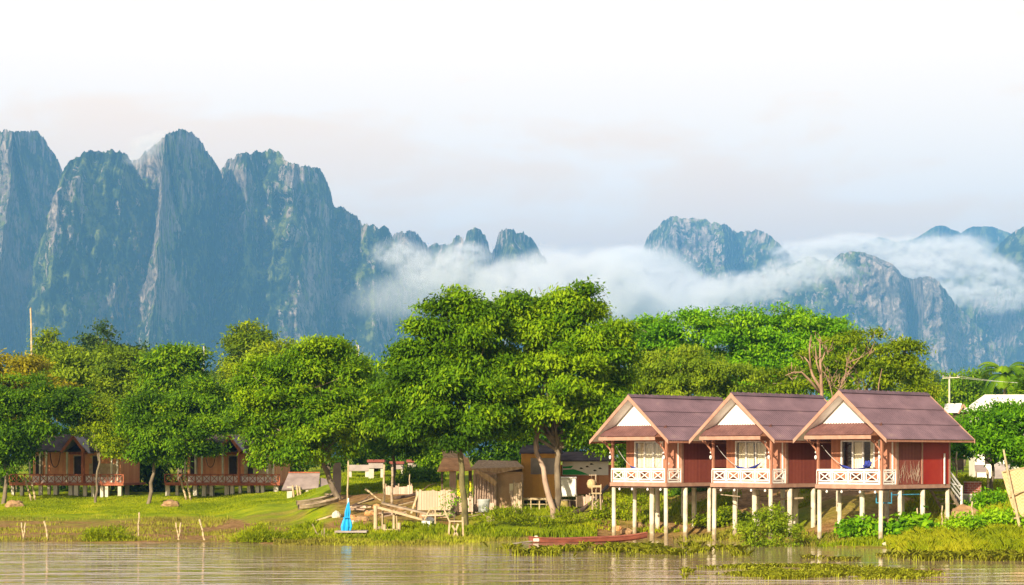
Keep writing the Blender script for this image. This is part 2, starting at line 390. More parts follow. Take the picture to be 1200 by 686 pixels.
n2 = N(t, 'ShaderNodeTexNoise', i_Scale=2.6, i_Detail=9.0, i_Roughness=.7); L(tc.outputs['Object'], n2.inputs['Vector'])
r2 = N(t, 'ShaderNodeValToRGB'); L(n2.outputs[0], r2.inputs[0]); e = r2.color_ramp.elements
e[0].position = .33; e[0].color = (.10,.058,.022,1); e[1].position = .72; e[1].color = (.46,.29,.14,1)
q = e.new(.5); q.color = (.27,.145,.050,1)
mx = N(t, 'ShaderNodeMix', data_type='RGBA'); L(at.outputs['Fac'], mx.inputs[0]); L(r.outputs[0], mx.inputs[6]); L(r2.outputs[0], mx.inputs[7])
L(mx.outputs[2], b.inputs['Base Color'])
bp = N(t, 'ShaderNodeBump', i_Strength=.9, i_Distance=.12); L(n2.outputs[0], bp.inputs['Height']); L(bp.outputs[0], b.inputs['Normal'])
gob = link('ground', gme, m); tag(gob, kind='structure')

# river
m, t, b = base_mat('river_water', .03, .5); L = t.links.new
b.inputs['IOR'].default_value = 1.33; b.inputs['Base Color'].default_value = (.33,.225,.135,1)
tc = N(t, 'ShaderNodeTexCoord')
def wv(sx, sy, dist_, stren, prev=None, det=3.0, mask=None):
    mp = N(t, 'ShaderNodeMapping'); mp.inputs['Scale'].default_value = (sx, sy, 1); L(tc.outputs['Object'], mp.inputs[0])
    n = N(t, 'ShaderNodeTexNoise', i_Scale=1.0, i_Detail=det, i_Roughness=.5, i_Distortion=.3); L(mp.outputs[0], n.inputs['Vector'])
    bp = N(t, 'ShaderNodeBump', i_Strength=stren, i_Distance=dist_); L(n.outputs[0], bp.inputs['Height'])
    if mask is not None: L(mask, bp.inputs['Strength'])
    if prev is not None: L(prev.outputs[0], bp.inputs['Normal'])
    return bp
# the open water in front is ruffled, the lee of the bank on the far right is calm
sp = N(t, 'ShaderNodeSeparateXYZ'); L(tc.outputs['Object'], sp.inputs[0])
k1 = N(t, 'ShaderNodeMath', operation='MULTIPLY_ADD', i_1=.9); L(sp.outputs[0], k1.inputs[0]); L(sp.outputs[1], k1.inputs[2])
nn = N(t, 'ShaderNodeTexNoise', i_Scale=.05, i_Detail=3.0); L(tc.outputs['Object'], nn.inputs['Vector'])
k2 = N(t, 'ShaderNodeMath', operation='MULTIPLY_ADD', i_1=14.0); L(nn.outputs[0], k2.inputs[0]); L(k1.outputs[0], k2.inputs[2])
msk = N(t, 'ShaderNodeMapRange', i_1=82.0, i_2=105.0, i_3=1.0, i_4=.08); L(k2.outputs[0], msk.inputs[0])
w1 = wv(.13, .55, .36, 1.0, mask=msk.outputs[0]); w2 = wv(.6, 2.0, .08, 1.0, w1, mask=msk.outputs[0]); w3 = wv(5, 8, .003, 1.0, w2)
L(w3.outputs[0], b.inputs['Normal'])
M['water'] = m
wat = MB().sheet([[(x, y, 0) for y in (-400, 0, 60, 100, 160)] for x in (-900, -60, 0, 60, 900)]).build('water', m)
tag(wat, kind='structure')

# ------------------------------------------------------------ mountains
def karst_mat():
    m, t, b = base_mat('karst_rock', .95, .1); L = t.links.new
    at = N(t, 'ShaderNodeAttribute', attribute_name='rock'); tc = N(t, 'ShaderNodeTexCoord')
    n = N(t, 'ShaderNodeTexNoise', i_Scale=.018, i_Detail=10.0, i_Roughness=.70); L(tc.outputs['Object'], n.inputs['Vector'])
    r = N(t, 'ShaderNodeValToRGB'); L(n.outputs[0], r.inputs[0]); e = r.color_ramp.elements
    e[0].position = .36; e[0].color = (.012,.030,.016,1); e[1].position = .60; e[1].color = (.300,.340,.070,1)
    q = e.new(.5); q.color = (.055,.085,.028,1)
    mp = N(t, 'ShaderNodeMapping'); mp.inputs['Scale'].default_value = (.040, .040, .018); L(tc.outputs['Object'], mp.inputs[0])
    n2 = N(t, 'ShaderNodeTexNoise', i_Scale=1.0, i_Detail=8.0, i_Roughness=.7); L(mp.outputs[0], n2.inputs['Vector'])
    r2 = N(t, 'ShaderNodeValToRGB'); L(n2.outputs[0], r2.inputs[0]); e = r2.color_ramp.elements
    e[0].position = .35; e[0].color = (.08,.07,.065,1); e[1].position = .62; e[1].color = (.72,.58,.48,1)
    q = e.new(.52); q.color = (.36,.30,.26,1)
    # rock shows where the face is steep and the patch noise is high
    a = N(t, 'ShaderNodeMath', operation='SUBTRACT', i_1=.5); L(n2.outputs[0], a.inputs[0])
    c = N(t, 'ShaderNodeMath', operation='MULTIPLY_ADD', i_1=3.6); L(a.outputs[0], c.inputs[0]); L(at.outputs['Fac'], c.inputs[2])
    d = N(t, 'ShaderNodeMapRange', i_1=.42, i_2=.60); L(c.outputs[0], d.inputs[0])
    mx = N(t, 'ShaderNodeMix', data_type='RGBA'); L(d.outputs[0], mx.inputs[0]); L(r.outputs[0], mx.inputs[6]); L(r2.outputs[0], mx.inputs[7])
    L(mx.outputs[2], b.inputs['Base Color'])
    bp = N(t, 'ShaderNodeBump', i_Strength=1.0, i_Distance=34.0); L(n.outputs[0], bp.inputs['Height'])
    bq = N(t, 'ShaderNodeBump', i_Strength=.7, i_Distance=26.0); L(n2.outputs[0], bq.inputs['Height']); L(bp.outputs[0], bq.inputs['Normal'])
    L(bq.outputs[0], b.inputs['Normal'])
    return m
M['karst'] = karst_mat()

MS = 2.5       # the karst wall stands some six kilometres off
def mountain(sky_pts, Y0, depth, seed, flute=24., flare=.5, rock=.35, patches=(), step=.5, jag=3.4, relief=1.0, rows=200):
    Y0 = Y0*MS; depth = [(a, b*MS) for a, b in depth]
    px0, px1 = sky_pts[0][0], sky_pts[-1][0]
    px = np.arange(px0, px1+step, step)
    py = np.interp(px, [a for a, _ in sky_pts], [b for _, b in sky_pts])
    py = py + (fbm(px*.16, px*0+seed, seed, 4)-.5)*jag*2.2 + (fbm(px*.6, px*0+3, seed+5, 3)-.5)*jag*1.2
    dep = np.interp(px, [a for a, _ in depth], [b for _, b in depth])
    dep = dep + (fbm(px*.05, px*0+seed, seed+9, 3)-.5)*40*relief*MS
    x = (px-600)/F*(Y0+dep)
    top = EYE + (HOR-py)/F*(Y0+dep)
    nb = max(rows//6, 12)
    v = np.concatenate([np.linspace(0, 1, rows), 1 - np.linspace(.02, .9, nb)])
    back = np.concatenate([np.zeros(rows), np.linspace(.03, 1, nb)])
    Xg = np.repeat(x[:, None], len(v), 1); Vg = np.repeat(v[None], len(x), 0); Bg = np.repeat(back[None], len(x), 0)
    H = top[:, None]; Zg = Vg*H
    sc = Y0/2400*relief
    hh = 420*sc
    # ledges: the face steps forward as it goes down, steeply in places
    st = fbm(Xg/(230*sc), Zg/(150*sc), seed+20, 4)
    run = (1-Vg)**1.6*flare*H
    fl = (fbm(Xg/(46*sc), Zg/(150*sc), seed+30, 5, .55, True)-.5)*flute*2*sc
    big = (fbm(Xg/(150*sc), Zg/(260*sc), seed+40, 3, .5, True)-.5)*flute*3.2*sc
    veg = (fbm(Xg/(26*sc), Zg/(26*sc), seed+50, 5, .6)-.5)*46*sc + (fbm(Xg/(22*sc), Zg/(60*sc), seed+55, 3, .6, True)-.5)*22*sc
    relief_rock = fbm(Xg/(20*sc), Zg/(24*sc), seed+50, 5, .6)
    ledge = (st-.5)*55*sc
    edge = np.clip((1-Vg)*9, 0.12, 1)
    Yg = Y0 + dep[:, None] - run - (fl+big+veg+ledge)*edge*np.where(Bg > 0, .25, 1) + Bg*H*1.3
    Zg = Zg + (fbm(Xg/(30*sc), Yg/(30*sc), seed+60, 4)-.5)*10*sc*np.clip((1-Vg)*6, 0, 1) - 6*(Vg <= 0)
    # how steep the front is: rock on cliffs, trees on the ledges
    dy = np.gradient(Yg, axis=1)/np.maximum(np.gradient(Zg, axis=1), .8)
    steep = 1/(1+np.clip(dy, 0, 4)*2.2)
    rk = rock + (steep-.6)*.35 + (fbm(Xg/(90*sc), Zg/(200*sc), seed+70, 4)-.5)*1.1 + (fbm(Xg/(24*sc), Zg/(50*sc), seed+75, 4)-.5)*1.1
    PX = 600 + F*Xg/Yg; PY = HOR - (Zg-EYE)*F/Yg
    for (cx, cy, rx, ry, s) in patches:
        rk += s*np.exp(-((PX-cx)/rx)**2 - ((PY-cy)/ry)**2)
    Vv = np.stack([Xg, Yg, Zg], -1).reshape(-1, 3)
    me = grid_mesh('mountain', Vv, len(x), len(v), {'rock': np.clip(rk, 0, 1).ravel()})
    o = link('mountain', me, M['karst']); tag(o, kind='structure'); return o

mountain([(-140,200),(-90,175),(-60,165),(-30,158),(0,153),(5,153),(10,155),(17,156),(25,155),(30,153),(38,152),(44,156),(50,161),(56,168),(60,176),(64,180),(68,188),(72,197),(76,206),(85,232),(100,270)],
         2350, [(-140,200),(-20,60),(14,-60),(22,10),(80,190),(100,230)], 1, patches=[(8,250,8,80,.35),(10,375,14,45,1.7),(12,180,14,25,.3),(66,250,6,30,-.3)])
mountain([(40,300),(58,262),(66,228),(72,207),(78,199),(82,190),(88,186),(95,184),(98,180),(105,178),(115,178),(125,178),(133,177),(140,177),(148,179),(152,184),(156,192),(165,205),(185,245)],
         2180, [(40,110),(58,50),(66,-40),(100,-20),(150,20),(185,90)], 2, rock=.26, patches=[(62,240,5,45,.9),(92,235,9,35,.25),(130,200,12,15,.2),(130,270,30,80,-.25)])
mountain([(110,262),(140,216),(152,194),(158,189),(168,182),(176,175),(184,168),(190,162),(196,157),(203,154),(212,153),(220,153),(227,157),(233,163),(238,168),(241,175),(245,180),(250,188),(254,196),(258,203),(268,232),(285,280)],
         2240, [(110,160),(150,60),(180,0),(194,-70),(204,10),(262,230),(285,260)], 3, rock=.42, patches=[(186,230,10,50,.5),(215,175,14,18,.35),(205,355,14,16,1.6),(240,300,30,80,-.3)])
mountain([(225,300),(240,262),(250,226),(257,203),(262,196),(265,190),(275,186),(282,180),(292,178),(305,178),(318,177),(325,178),(332,181),(335,188),(341,190),(346,192),(352,196),(360,195),(370,196),(376,201),(380,208),(384,217),(388,228),(390,238),(392,243),(400,243),(408,248),(416,252),(422,260),(424,264),(430,263),(436,264),(444,268),(451,266),(455,270),(460,278),(464,285),(475,302),(505,345)],
         2420, [(225,160),(262,60),(290,-40),(310,20),(345,-20),(372,30),(392,120),(440,90),(470,170),(505,240)], 4, rock=.32, patches=[(290,215,6,25,.5),(345,205,14,14,.6),(385,300,6,50,.3),(402,358,7,15,2.0),(300,330,40,60,-.25),(440,330,40,60,-.3)])
mountain([(425,330),(445,298),(458,284),(462,276),(470,271),(478,271),(486,276),(493,279),(497,286),(503,290),(510,288),(520,287),(526,288),(530,284),(532,277),(537,275),(541,277),(544,285),(547,276),(551,271),(556,269),(563,270),(568,275),(572,284),(574,293),(577,295),(581,286),(584,276),(588,271),(597,270),(606,271),(615,273),(622,277),(627,284),(631,292),(634,299),(640,303),(646,318),(656,345),(680,395)],
         2900, [(425,120),(475,0),(505,110),(528,60),(556,-30),(575,90),(600,-30),(640,120),(680,220)], 5, rock=.36, patches=[(480,283,14,8,.5),(605,285,14,12,.5)])
mountain([(680,345),(695,312),(705,302),(712,300),(722,298),(730,297),(736,302),(745,305),(752,293),(757,282),(764,272),(772,265),(778,258),(785,255),(797,256),(805,258),(815,257),(828,257),(835,262),(845,263),(852,265),(858,269),(866,273),(874,271),(885,270),(895,271),(900,274),(908,282),(915,289),(922,295),(929,303),(932,309),(945,335),(970,375)],
         3800, [(680,200),(745,120),(790,-30),(846,-50),(860,90),(885,60),(910,-30),(932,120),(970,200)], 6, rock=.42, jag=2.4, patches=[(800,300,40,30,.25),(887,280,12,10,.4),(862,290,10,20,-.5),(840,350,10,20,.4)])
mountain([(820,400),(850,350),(870,328),(900,320),(940,304),(948,300),(952,302),(965,306),(975,305),(985,298),(998,296),(1012,297),(1022,300),(1030,305),(1040,309),(1048,313),(1055,320),(1062,327),(1068,328),(1078,325),(1086,325),(1095,328),(1102,334),(1108,341),(1116,352),(1125,362),(1140,375),(1160,396),(1195,440)],
         3200, [(820,150),(940,0),(1000,-40),(1050,-70),(1064,90),(1080,-30),(1100,-20),(1118,120),(1195,260)], 7, rock=.34, flare=.8, jag=2.4, patches=[(1044,345,10,26,.7),(1066,372,7,9,.8),(1090,345,12,22,.5),(1098,375,5,14,.6),(1115,400,8,26,.6),(1000,400,50,30,-.2)])
mountain([(1010,370),(1040,350),(1060,338),(1090,332),(1120,326),(1150,318),(1160,305),(1165,292),(1172,285),(1180,277),(1190,270),(1200,265),(1230,255),(1290,240),(1400,230)],
         3700, [(1010,120),(1100,60),(1150,20),(1200,-60),(1230,30),(1400,100)], 8, rock=.26, flare=.8, patches=[(1180,380,12,22,.8),(1148,357,14,8,.7),(1188,300,20,25,-.5)], relief=1.1, jag=1.4)
mountain([(960,330),(990,300),(1005,288),(1014,285),(1020,281),(1030,278),(1040,280),(1046,283),(1052,284),(1060,282),(1075,279),(1085,272),(1092,267),(1100,264),(1108,265),(1115,269),(1122,272),(1126,274),(1132,269),(1140,266),(1155,265),(1165,267),(1175,270),(1182,273),(1200,282),(1230,300),(1300,330)],
         5100, [(960,0),(1100,-200),(1126,100),(1150,-150),(1300,100)], 9, rock=.05, jag=.7, flute=12, rows=90, relief=.8)

# ------------------------------------------------------------ air: haze and the mist lying on the mountains
hz = MB().box(-8200, 8200, -60, 14500, -4, 1450).build('haze', None); tag(hz, kind='stuff')
m = bpy.data.materials.new('haze_air'); m.use_nodes = True; t = m.node_tree; t.nodes.clear()
pv = N(t, 'ShaderNodeVolumePrincipled'); pv.inputs['Color'].default_value = (.19,.50,1.0,1)
pv.inputs['Density'].default_value = 0.98e-4; pv.inputs['Anisotropy'].default_value = .0
oo = N(t, 'ShaderNodeOutputMaterial'); t.links.new(pv.outputs[0], oo.inputs['Volume']); hz.data.materials.append(m)

def mist(px, py, Y, rx, ry, dens, seed, depth=None, lo=.33, color=(.97,.97,1.0), sc=2.6, tilt=0):
    Y *= MS; dens *= 1.5/MS; c = P(px, py, Y); k = Y/F
    import bmesh
    bm = bmesh.new(); bmesh.ops.create_icosphere(bm, subdivisions=3, radius=1.0)
    me = bpy.data.meshes.new('mist'); bm.to_mesh(me); bm.free()
    o = link('mist', me); o.location = c; o.scale = (rx*k, depth or rx*k*.5, ry*k); o.rotation_euler = (0, R(tilt), 0)
    tag(o, kind='stuff')
    m = bpy.data.materials.new('mist_vapour'); m.use_nodes = True; t = m.node_tree; t.nodes.clear(); L = t.links.new
    tc = N(t, 'ShaderNodeTexCoord')
    ln = N(t, 'ShaderNodeVectorMath', operation='LENGTH'); L(tc.outputs['Object'], ln.inputs[0])
    fo = N(t, 'ShaderNodeMapRange', i_1=1.0, i_2=.35); fo.interpolation_type = 'SMOOTHSTEP'; L(ln.outputs['Value'], fo.inputs[0])
    mp = N(t, 'ShaderNodeMapping'); mp.inputs['Location'].default_value = (seed*7.3, seed*3.1, seed*5.7)
    mp.inputs['Scale'].default_value = (max(1, rx/ry*.75), 1.0, 1.0); L(tc.outputs['Object'], mp.inputs[0])
    n = N(t, 'ShaderNodeTexNoise', i_Scale=sc, i_Detail=7.0, i_Roughness=.66, i_Distortion=.5); L(mp.outputs[0], n.inputs['Vector'])
    nr = N(t, 'ShaderNodeMapRange', i_1=lo, i_2=lo+.30); L(n.outputs[0], nr.inputs[0])
    sm = N(t, 'ShaderNodeMath', operation='SMOOTH_MIN', i_2=.2)
    mu = N(t, 'ShaderNodeMath', operation='MULTIPLY'); L(fo.outputs[0], mu.inputs[0]); L(nr.outputs[0], mu.inputs[1])
    dn = N(t, 'ShaderNodeMath', operation='MULTIPLY', i_1=dens); L(mu.outputs[0], dn.inputs[0])
    pv = N(t, 'ShaderNodeVolumePrincipled'); pv.inputs['Color'].default_value = col4(color); pv.inputs['Anisotropy'].default_value = -.3; L(dn.outputs[0], pv.inputs['Density'])
    oo = N(t, 'ShaderNodeOutputMaterial'); L(pv.outputs[0], oo.inputs['Volume']); me.materials.append(m)
    return o
if MIST:
    g = random.Random(21)
    def band(pts, dens, seed, **kw):        # a train of overlapping wisps
        for i_, (px, py, Y, rx, ry) in enumerate(pts):
            mist(px, py, Y, rx, ry, dens*g.uniform(.8, 1.2), seed+i_, tilt=g.uniform(-14, 14), **kw)
    band([(470,300,2300,45,24),(510,318,2300,55,32),(555,330,2320,50,26),(545,300,2750,40,22)], .075, 1, lo=.40)
    band([(600,340,2550,70,48),(640,320,2700,50,36),(680,345,2700,90,60),(625,372,2500,80,34)], .10, 11, lo=.38)
    band([(740,335,3400,90,52),(790,352,3400,90,44),(735,310,3500,50,26),(700,365,2800,110,40)], .10, 21, lo=.37)
    band([(850,345,3000,60,30),(895,335,3000,50,24),(930,322,3000,50,22),(965,312,3000,50,18)], .08, 31, lo=.40)
    band([(950,296,3420,60,18),(1000,290,3420,70,20),(1050,300,3420,60,26),(1100,300,3420,60,30),(1130,300,3420,46,32),(1160,318,3420,60,26),(1080,318,3400,60,22)], .085, 41, lo=.42)
    band([(780,365,3350,130,44),(660,372,2600,110,34),(480,345,2280,90,36)], .009, 71, lo=.25)
    band([(172,172,2190,26,16),(186,162,2190,20,11),(158,186,2190,18,12)], .05, 51, lo=.36)
    band([(1120,345,3350,60,20),(1180,350,3350,50,22)], .05, 61, lo=.40)

# ------------------------------------------------------------ trees
def unit(v): return v/np.maximum(np.linalg.norm(v, axis=-1, keepdims=True), 1e-9)
def leaf_mesh(name, lobes, n, size, seed, puff=.34, flat=.6, droop=.5, aspect=.42, k=12, spread=.42, tone0=.5, tone_var=.2, cover=30, up=.45, airy=0.):
    """leaf-sized faces on sprays, the sprays on the shells of puffs, the puffs spread over the lobes of a crown.
       lobes: rows of cx, cy, cz, rx, ry, rz in metres"""
    g = np.random.default_rng(seed); lobes = np.asarray(lobes, float)
    area = (lobes[:, 3]*lobes[:, 5])**.9; pr = area/area.sum()
    mean_r = (lobes[:, 3]*lobes[:, 5]).mean()**.5
    npuff = int(cover*len(lobes)**.8)
    li = g.choice(len(lobes), npuff, p=pr)
    d = unit(g.normal(size=(npuff, 3))*[1, 1, 1] + [0, -.15, .28]); rr = 1.16-.62*g.random(npuff)**1.4
    pc = lobes[li, :3] + d*lobes[li, 3:]*rr[:, None]
    prd = puff*mean_r*(.45+.9*g.random(npuff)**1.3); ptone = g.normal(size=npuff)*tone_var*.7
    ns = n//k
    pi = g.choice(npuff, ns, p=(prd**2)/(prd**2).sum())
    sd = unit(g.normal(size=(ns, 3)) + d[pi]*.5 + [0, 0, up]); sr = 1-(.55+.4*airy)*g.random(ns)**2
    sc = pc[pi] + sd*prd[pi, None]*[1, 1, flat]*sr[:, None]
    st = ptone[pi] + g.normal(size=ns)*tone_var*.5
    sc = np.repeat(sc, k, 0); so = np.repeat(unit(sd*[1, 1, .35] + d[pi]*.4), k, 0); m = len(sc)
    sp = size*spread*3
    c = sc + g.normal(size=(m, 3))*[sp, sp, sp*.5]
    ld = unit(so*.9 + g.normal(size=(m, 3))*.55 + [0, 0, -droop])
    nr = unit(g.normal(size=(m, 3))*.3 + so*.7 + [0, 0, .8]); sv = unit(np.cross(ld, nr)); nr = np.cross(sv, ld)
    ln = size*(.7+.6*g.random((m, 1))); w = ln*aspect*.5
    a = c - ld*ln*.5; b = c + sv*w - nr*w*.25; e = c + ld*ln*.5 - nr*ln*.08; f = c - sv*w - nr*w*.25
    V = np.stack([a, b, e, f], 1).reshape(-1, 3)
    tone = np.clip(tone0 + np.repeat(st, k) + g.normal(size=m)*tone_var*.5, 0, 1)
    return poly_mesh(name, V, 4, {'tone': np.repeat(tone, 4)}), pc

def trunk_mesh(root, fork, tips, r0, seed, wob=.12, extra=None, wob_=None):
    g = random.Random(seed); mb = MB(); root = Vector(root); fork = Vector(fork)
    def limb(a, b, ra, rb, n, w, sag=0):
        pts = []; rad = []; L_ = (b-a).length
        for i in range(n+1):
            t = i/n; p = a.lerp(b, t)
            if 0 < i < n: p += Vector((g.uniform(-1, 1), g.uniform(-1, 1), g.uniform(-.5, .5)))*w*L_
            p.z += math.sin(t*math.pi)*sag*L_
            pts.append(p); rad.append(ra*(1-t)+rb*t)
        mb.tube(pts, rad, 7); return pts
    pts = limb(root - Vector((0, 0, .4)), fork, r0*1.15, r0*.72, 6, wob*.25)
    for tip in tips:
        tip = Vector(tip); q = limb(fork.lerp(root, g.uniform(0, .18)), tip, r0*.55, r0*.12, 5, wob*.6, .06)
        for j in range(3):
            s = q[g.randint(2, 4)]
            e = s + Vector((g.uniform(-1, 1), g.uniform(-1, 1), g.uniform(.0, .8)))*(tip-fork).length*.35
            limb(s, e, r0*.22, r0*.05, 3, wob*.6)
    return mb

def tree(name, label, group, Y, lobes_px, base_px, seed, n=14000, size=.3, mat='leaf_deep', bark='bark', r0=.16, fork=.35, lean=0, base_z=None, cat='tree', twin=None, wob=.12, **kw):
    """lobes_px: (px, py, rx_px, ry_px[, depth offset in m]) at distance Y"""
    k = Y/F; bx = X(base_px, Y); bz = ground(bx, Y) if base_z is None else base_z
    o = empty(name, (bx, Y, bz), 0, label, cat, group)
    lob = []
    for q in lobes_px:
        px, py, rx, ry = q[:4]; dy = q[4] if len(q) > 4 else 0
        c = P(px, py, Y + dy); lob.append((c.x-bx, dy, c.z-bz, rx*k, rx*k*.85, ry*k))
    me, pc = leaf_mesh('crown', lob, n, size, seed, **kw)
    top = max(l[2]+l[5] for l in lob); low = min(l[2]-l[5] for l in lob)
    cx = sum(l[0]*l[3] for l in lob)/sum(l[3] for l in lob)
    fz = max(low*.9 + .1*top, top*fork*.8, .6)
    tips = [(l[0]*.95, l[1]*.9, l[2]+l[5]*.2) for l in lob]
    trunk_mesh((0, 0, 0), (cx*.3+lean, 0, fz), tips, r0, seed, wob).build('trunk', M[bark], o, True)
    if twin: trunk_mesh((twin[0], -.3, 0), (twin[1], -.5, fz), tips[:3], r0*.85, seed+1).build('trunk', M['bark_pale'], o, True)
    link('crown', me, M[mat], o)
    return o

# ---- trees at the river bank (front row)
GF = 'broad leaved trees along the river bank'
tree('broadleaf_tree', 'tall dark broadleaf tree with mossy straight trunk between the thatched shelter and the woven hut', GF, 113,
     [(540,358,22,14),(522,372,26,12),(556,376,22,12),(505,392,22,9),(540,392,34,14),(572,396,16,12),(492,410,20,8),(525,412,36,14),(480,427,26,8),(455,430,14,6),(515,432,34,13),(556,425,30,16),(500,452,40,14,-1),(545,452,40,16,-1),(470,458,24,10),(490,474,44,14),(540,478,44,16,-1),(478,494,34,12),(525,498,46,14,-1),(572,500,28,14,-1),(515,516,34,9),(500,385,10,5)],
     546, 101, n=76000, size=.28, mat='leaf_deep', bark='bark_moss', r0=.18, cover=15, puff=.6, tone0=.45, droop=.7, wob=.04)
tree('broadleaf_tree', 'largest green broadleaf tree with twin pale trunks in front of the orange plywood hut', GF, 116,
     [(667,345,20,11),(652,356,22,9),(685,358,20,9),(660,370,40,12),(700,378,20,10),(603,362,20,12),(590,378,28,12),(622,376,28,13),(640,390,50,14),(605,398,38,14),(690,398,38,14),(725,392,18,10),(580,418,30,13),(625,416,44,15,-1),(680,418,44,16,-1),(722,418,22,12),(600,440,46,16,-1),(660,440,52,16,-1),(715,442,26,14),(585,464,36,14),(640,464,52,16,-2),(700,466,34,16,-1),(600,486,40,14),(655,488,48,16,-2),(705,490,26,14),(582,502,26,10),(625,506,32,10,-1),(690,510,24,12),(710,524,14,10)],
     654, 102, n=110000, size=.28, mat='leaf_deep', bark='bark', r0=.20, twin=(-.25,-1.3), cover=14, puff=.6, tone0=.58, droop=.7)
tree('broadleaf_tree', 'leaning tree with curved dark trunk beside the blue folded parasol', GF, 126,
     [(380,412,24,10),(350,420,24,10),(400,424,22,10),(320,432,26,10),(360,436,40,12),(410,442,24,12),(300,448,24,10),(335,455,40,12),(385,458,40,14),(420,465,18,12),(296,470,24,10),(330,478,40,13,-1),(380,482,40,14,-1),(415,490,22,12),(290,490,18,9),(320,500,34,12),(365,506,44,12,-1),(408,512,24,10),(312,520,24,9),(345,526,36,10,-1),(390,528,22,8),(312,538,20,8)],
     398, 103, n=62000, size=.28, mat='leaf_deep', r0=.19, lean=-.6, cover=15, puff=.6, tone0=.55)
tree('broadleaf_tree', 'mid height tree above the red topped tables left of the tall dark tree', GF, 134,
     [(440,470,26,26,1),(465,490,30,30,0),(430,512,30,20,0),(470,518,30,16,-1),(490,510,20,22,0)],
     462, 104, n=20000, size=.30, mat='leaf_deep', r0=.12, tone0=.45)
tree('broadleaf_tree', 'round tree covering the end of the second row bungalow, right of the greyish stump', GF, 148,
     [(235,470,34,26,1),(190,490,36,26,0),(240,500,38,26,0),(200,510,34,24,-1),(165,500,26,28,0),(238,512,22,18,0),(178,530,18,14,-1),(208,524,24,14,-1)],
     172, 105, n=46000, size=.28, mat='leaf_deep', r0=.14, tone0=.4)
tree('broadleaf_tree', 'dark tree cut by the left edge of the picture beside the first bungalow', GF, 149,
     [(30,470,38,24,1),(5,490,34,30,0),(55,490,34,26,0),(12,518,30,20,-1),(50,502,24,14,-1),(0,545,18,14,-1),(-25,500,40,40,0),(86,478,20,18,1)],
     2, 106, n=46000, size=.28, mat='leaf_deep', r0=.16, tone0=.32)
tree('olive_tree', 'small olive green tree drooping over the right end of the first bungalow', GF, 150,
     [(122,498,24,22,0),(132,524,16,14,-1),(112,480,20,12,0),(142,505,16,20,0)],
     112, 107, n=18000, size=.24, mat='leaf_olive', r0=.09, tone0=.45)
tree('broadleaf_tree', 'small green tree on the bank right of the red walled bungalow', GF, 112,
     [(1150,498,34,18,0),(1180,510,34,22,0),(1135,515,24,14,-1),(1160,528,40,14,-1),(1205,520,30,30,0),(1190,490,24,12,1)],
     1161, 108, n=26000, size=.26, mat='leaf_bright', r0=.11, tone0=.35, up=.8, flat=.5)
# ---- second row behind the bungalows and the lawn
GB = 'trees standing behind the riverside houses'
def backtree(label, Y, lobes, base, seed, **kw):
    kw.setdefault('n', 24000); kw.setdefault('size', .42); kw.setdefault('mat', 'leaf_olive'); kw.setdefault('cover', 38); kw.setdefault('puff', .30)
    return tree('tree', label, GB, Y, lobes, base, seed, base_z=2.2, r0=.25, **kw)
backtree('golden olive tree at the left edge behind the first bungalow', 185, [(10,440,40,22),(-20,430,30,22),(30,465,44,26),(5,490,40,30),(-30,480,40,40)], 5, 201, mat='leaf_golden', tone0=.45)
backtree('wide olive tree whose crown rises left of centre above both small bungalows', 195, [(130,428,44,18),(90,440,40,20),(165,440,40,24),(110,470,50,30),(160,475,44,30),(60,450,30,20),(140,510,50,30)], 120, 202, n=42000, tone0=.45, mat='leaf_willow')
backtree('bushy green tree with a notch of mountain showing on its right side', 180, [(208,425,26,15),(222,442,22,20),(190,440,26,20),(232,462,24,20),(200,480,36,30),(250,490,26,30)], 212, 203, mat='leaf_deep', tone0=.55)
backtree('tall hazy tree rising to a single blunt peak', 235, [(296,398,16,15),(290,420,26,20),(300,448,34,26),(278,450,22,20),(300,490,40,30)], 295, 204, mat='leaf_olive', tone0=.35, size=.5)
backtree('olive tree between the tall hazy tree and the leaning tree', 190, [(325,418,26,14),(300,435,32,20),(345,430,24,18),(320,460,40,28),(275,470,24,26),(330,500,40,30)], 315, 205, tone0=.55)
backtree('green tree behind the leaning tree, its top rounded and even', 185, [(383,420,26,14),(362,432,24,16),(402,440,24,20),(385,470,36,30),(420,475,22,24)], 385, 206, mat='leaf_deep', tone0=.6)
backtree('low green tree in the dip left of the tall dark tree', 180, [(440,455,22,16),(425,475,26,20),(455,480,22,24),(440,510,30,30),(480,500,26,36)], 440, 207, mat='leaf_deep', tone0=.5)
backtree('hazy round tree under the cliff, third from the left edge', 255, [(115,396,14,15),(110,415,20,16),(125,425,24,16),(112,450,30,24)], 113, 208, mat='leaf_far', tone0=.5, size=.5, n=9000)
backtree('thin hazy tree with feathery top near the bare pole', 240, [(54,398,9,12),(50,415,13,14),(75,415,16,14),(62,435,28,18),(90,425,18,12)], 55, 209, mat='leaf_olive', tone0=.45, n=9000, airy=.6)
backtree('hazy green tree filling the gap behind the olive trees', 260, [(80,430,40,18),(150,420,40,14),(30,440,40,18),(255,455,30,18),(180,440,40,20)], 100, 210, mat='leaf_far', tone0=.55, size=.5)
backtree('broad bright green dome shaped tree behind the stilt bungalows', 172,
     [(870,378,52,20),(800,392,48,20),(930,386,50,20),(970,398,34,18),(760,404,36,22),(840,410,60,26),(920,415,60,26),(985,425,30,26),(745,440,30,30),(800,440,50,30),(880,445,60,30),(950,450,50,30),(740,480,30,30)],
     868, 211, mat='leaf_bright', n=105000, size=.36, tone0=.5, cover=60, up=.9, flat=.5, puff=.26)
backtree('pale willowy tree with drooping fronds just above the first stilt bungalow', 146,
     [(800,428,46,18),(765,445,34,20),(840,445,44,22),(800,460,50,24),(750,470,26,26),(860,465,30,20)],
     800, 212, mat='leaf_willow', n=48000, size=.24, tone0=.5, cover=40, droop=.9)
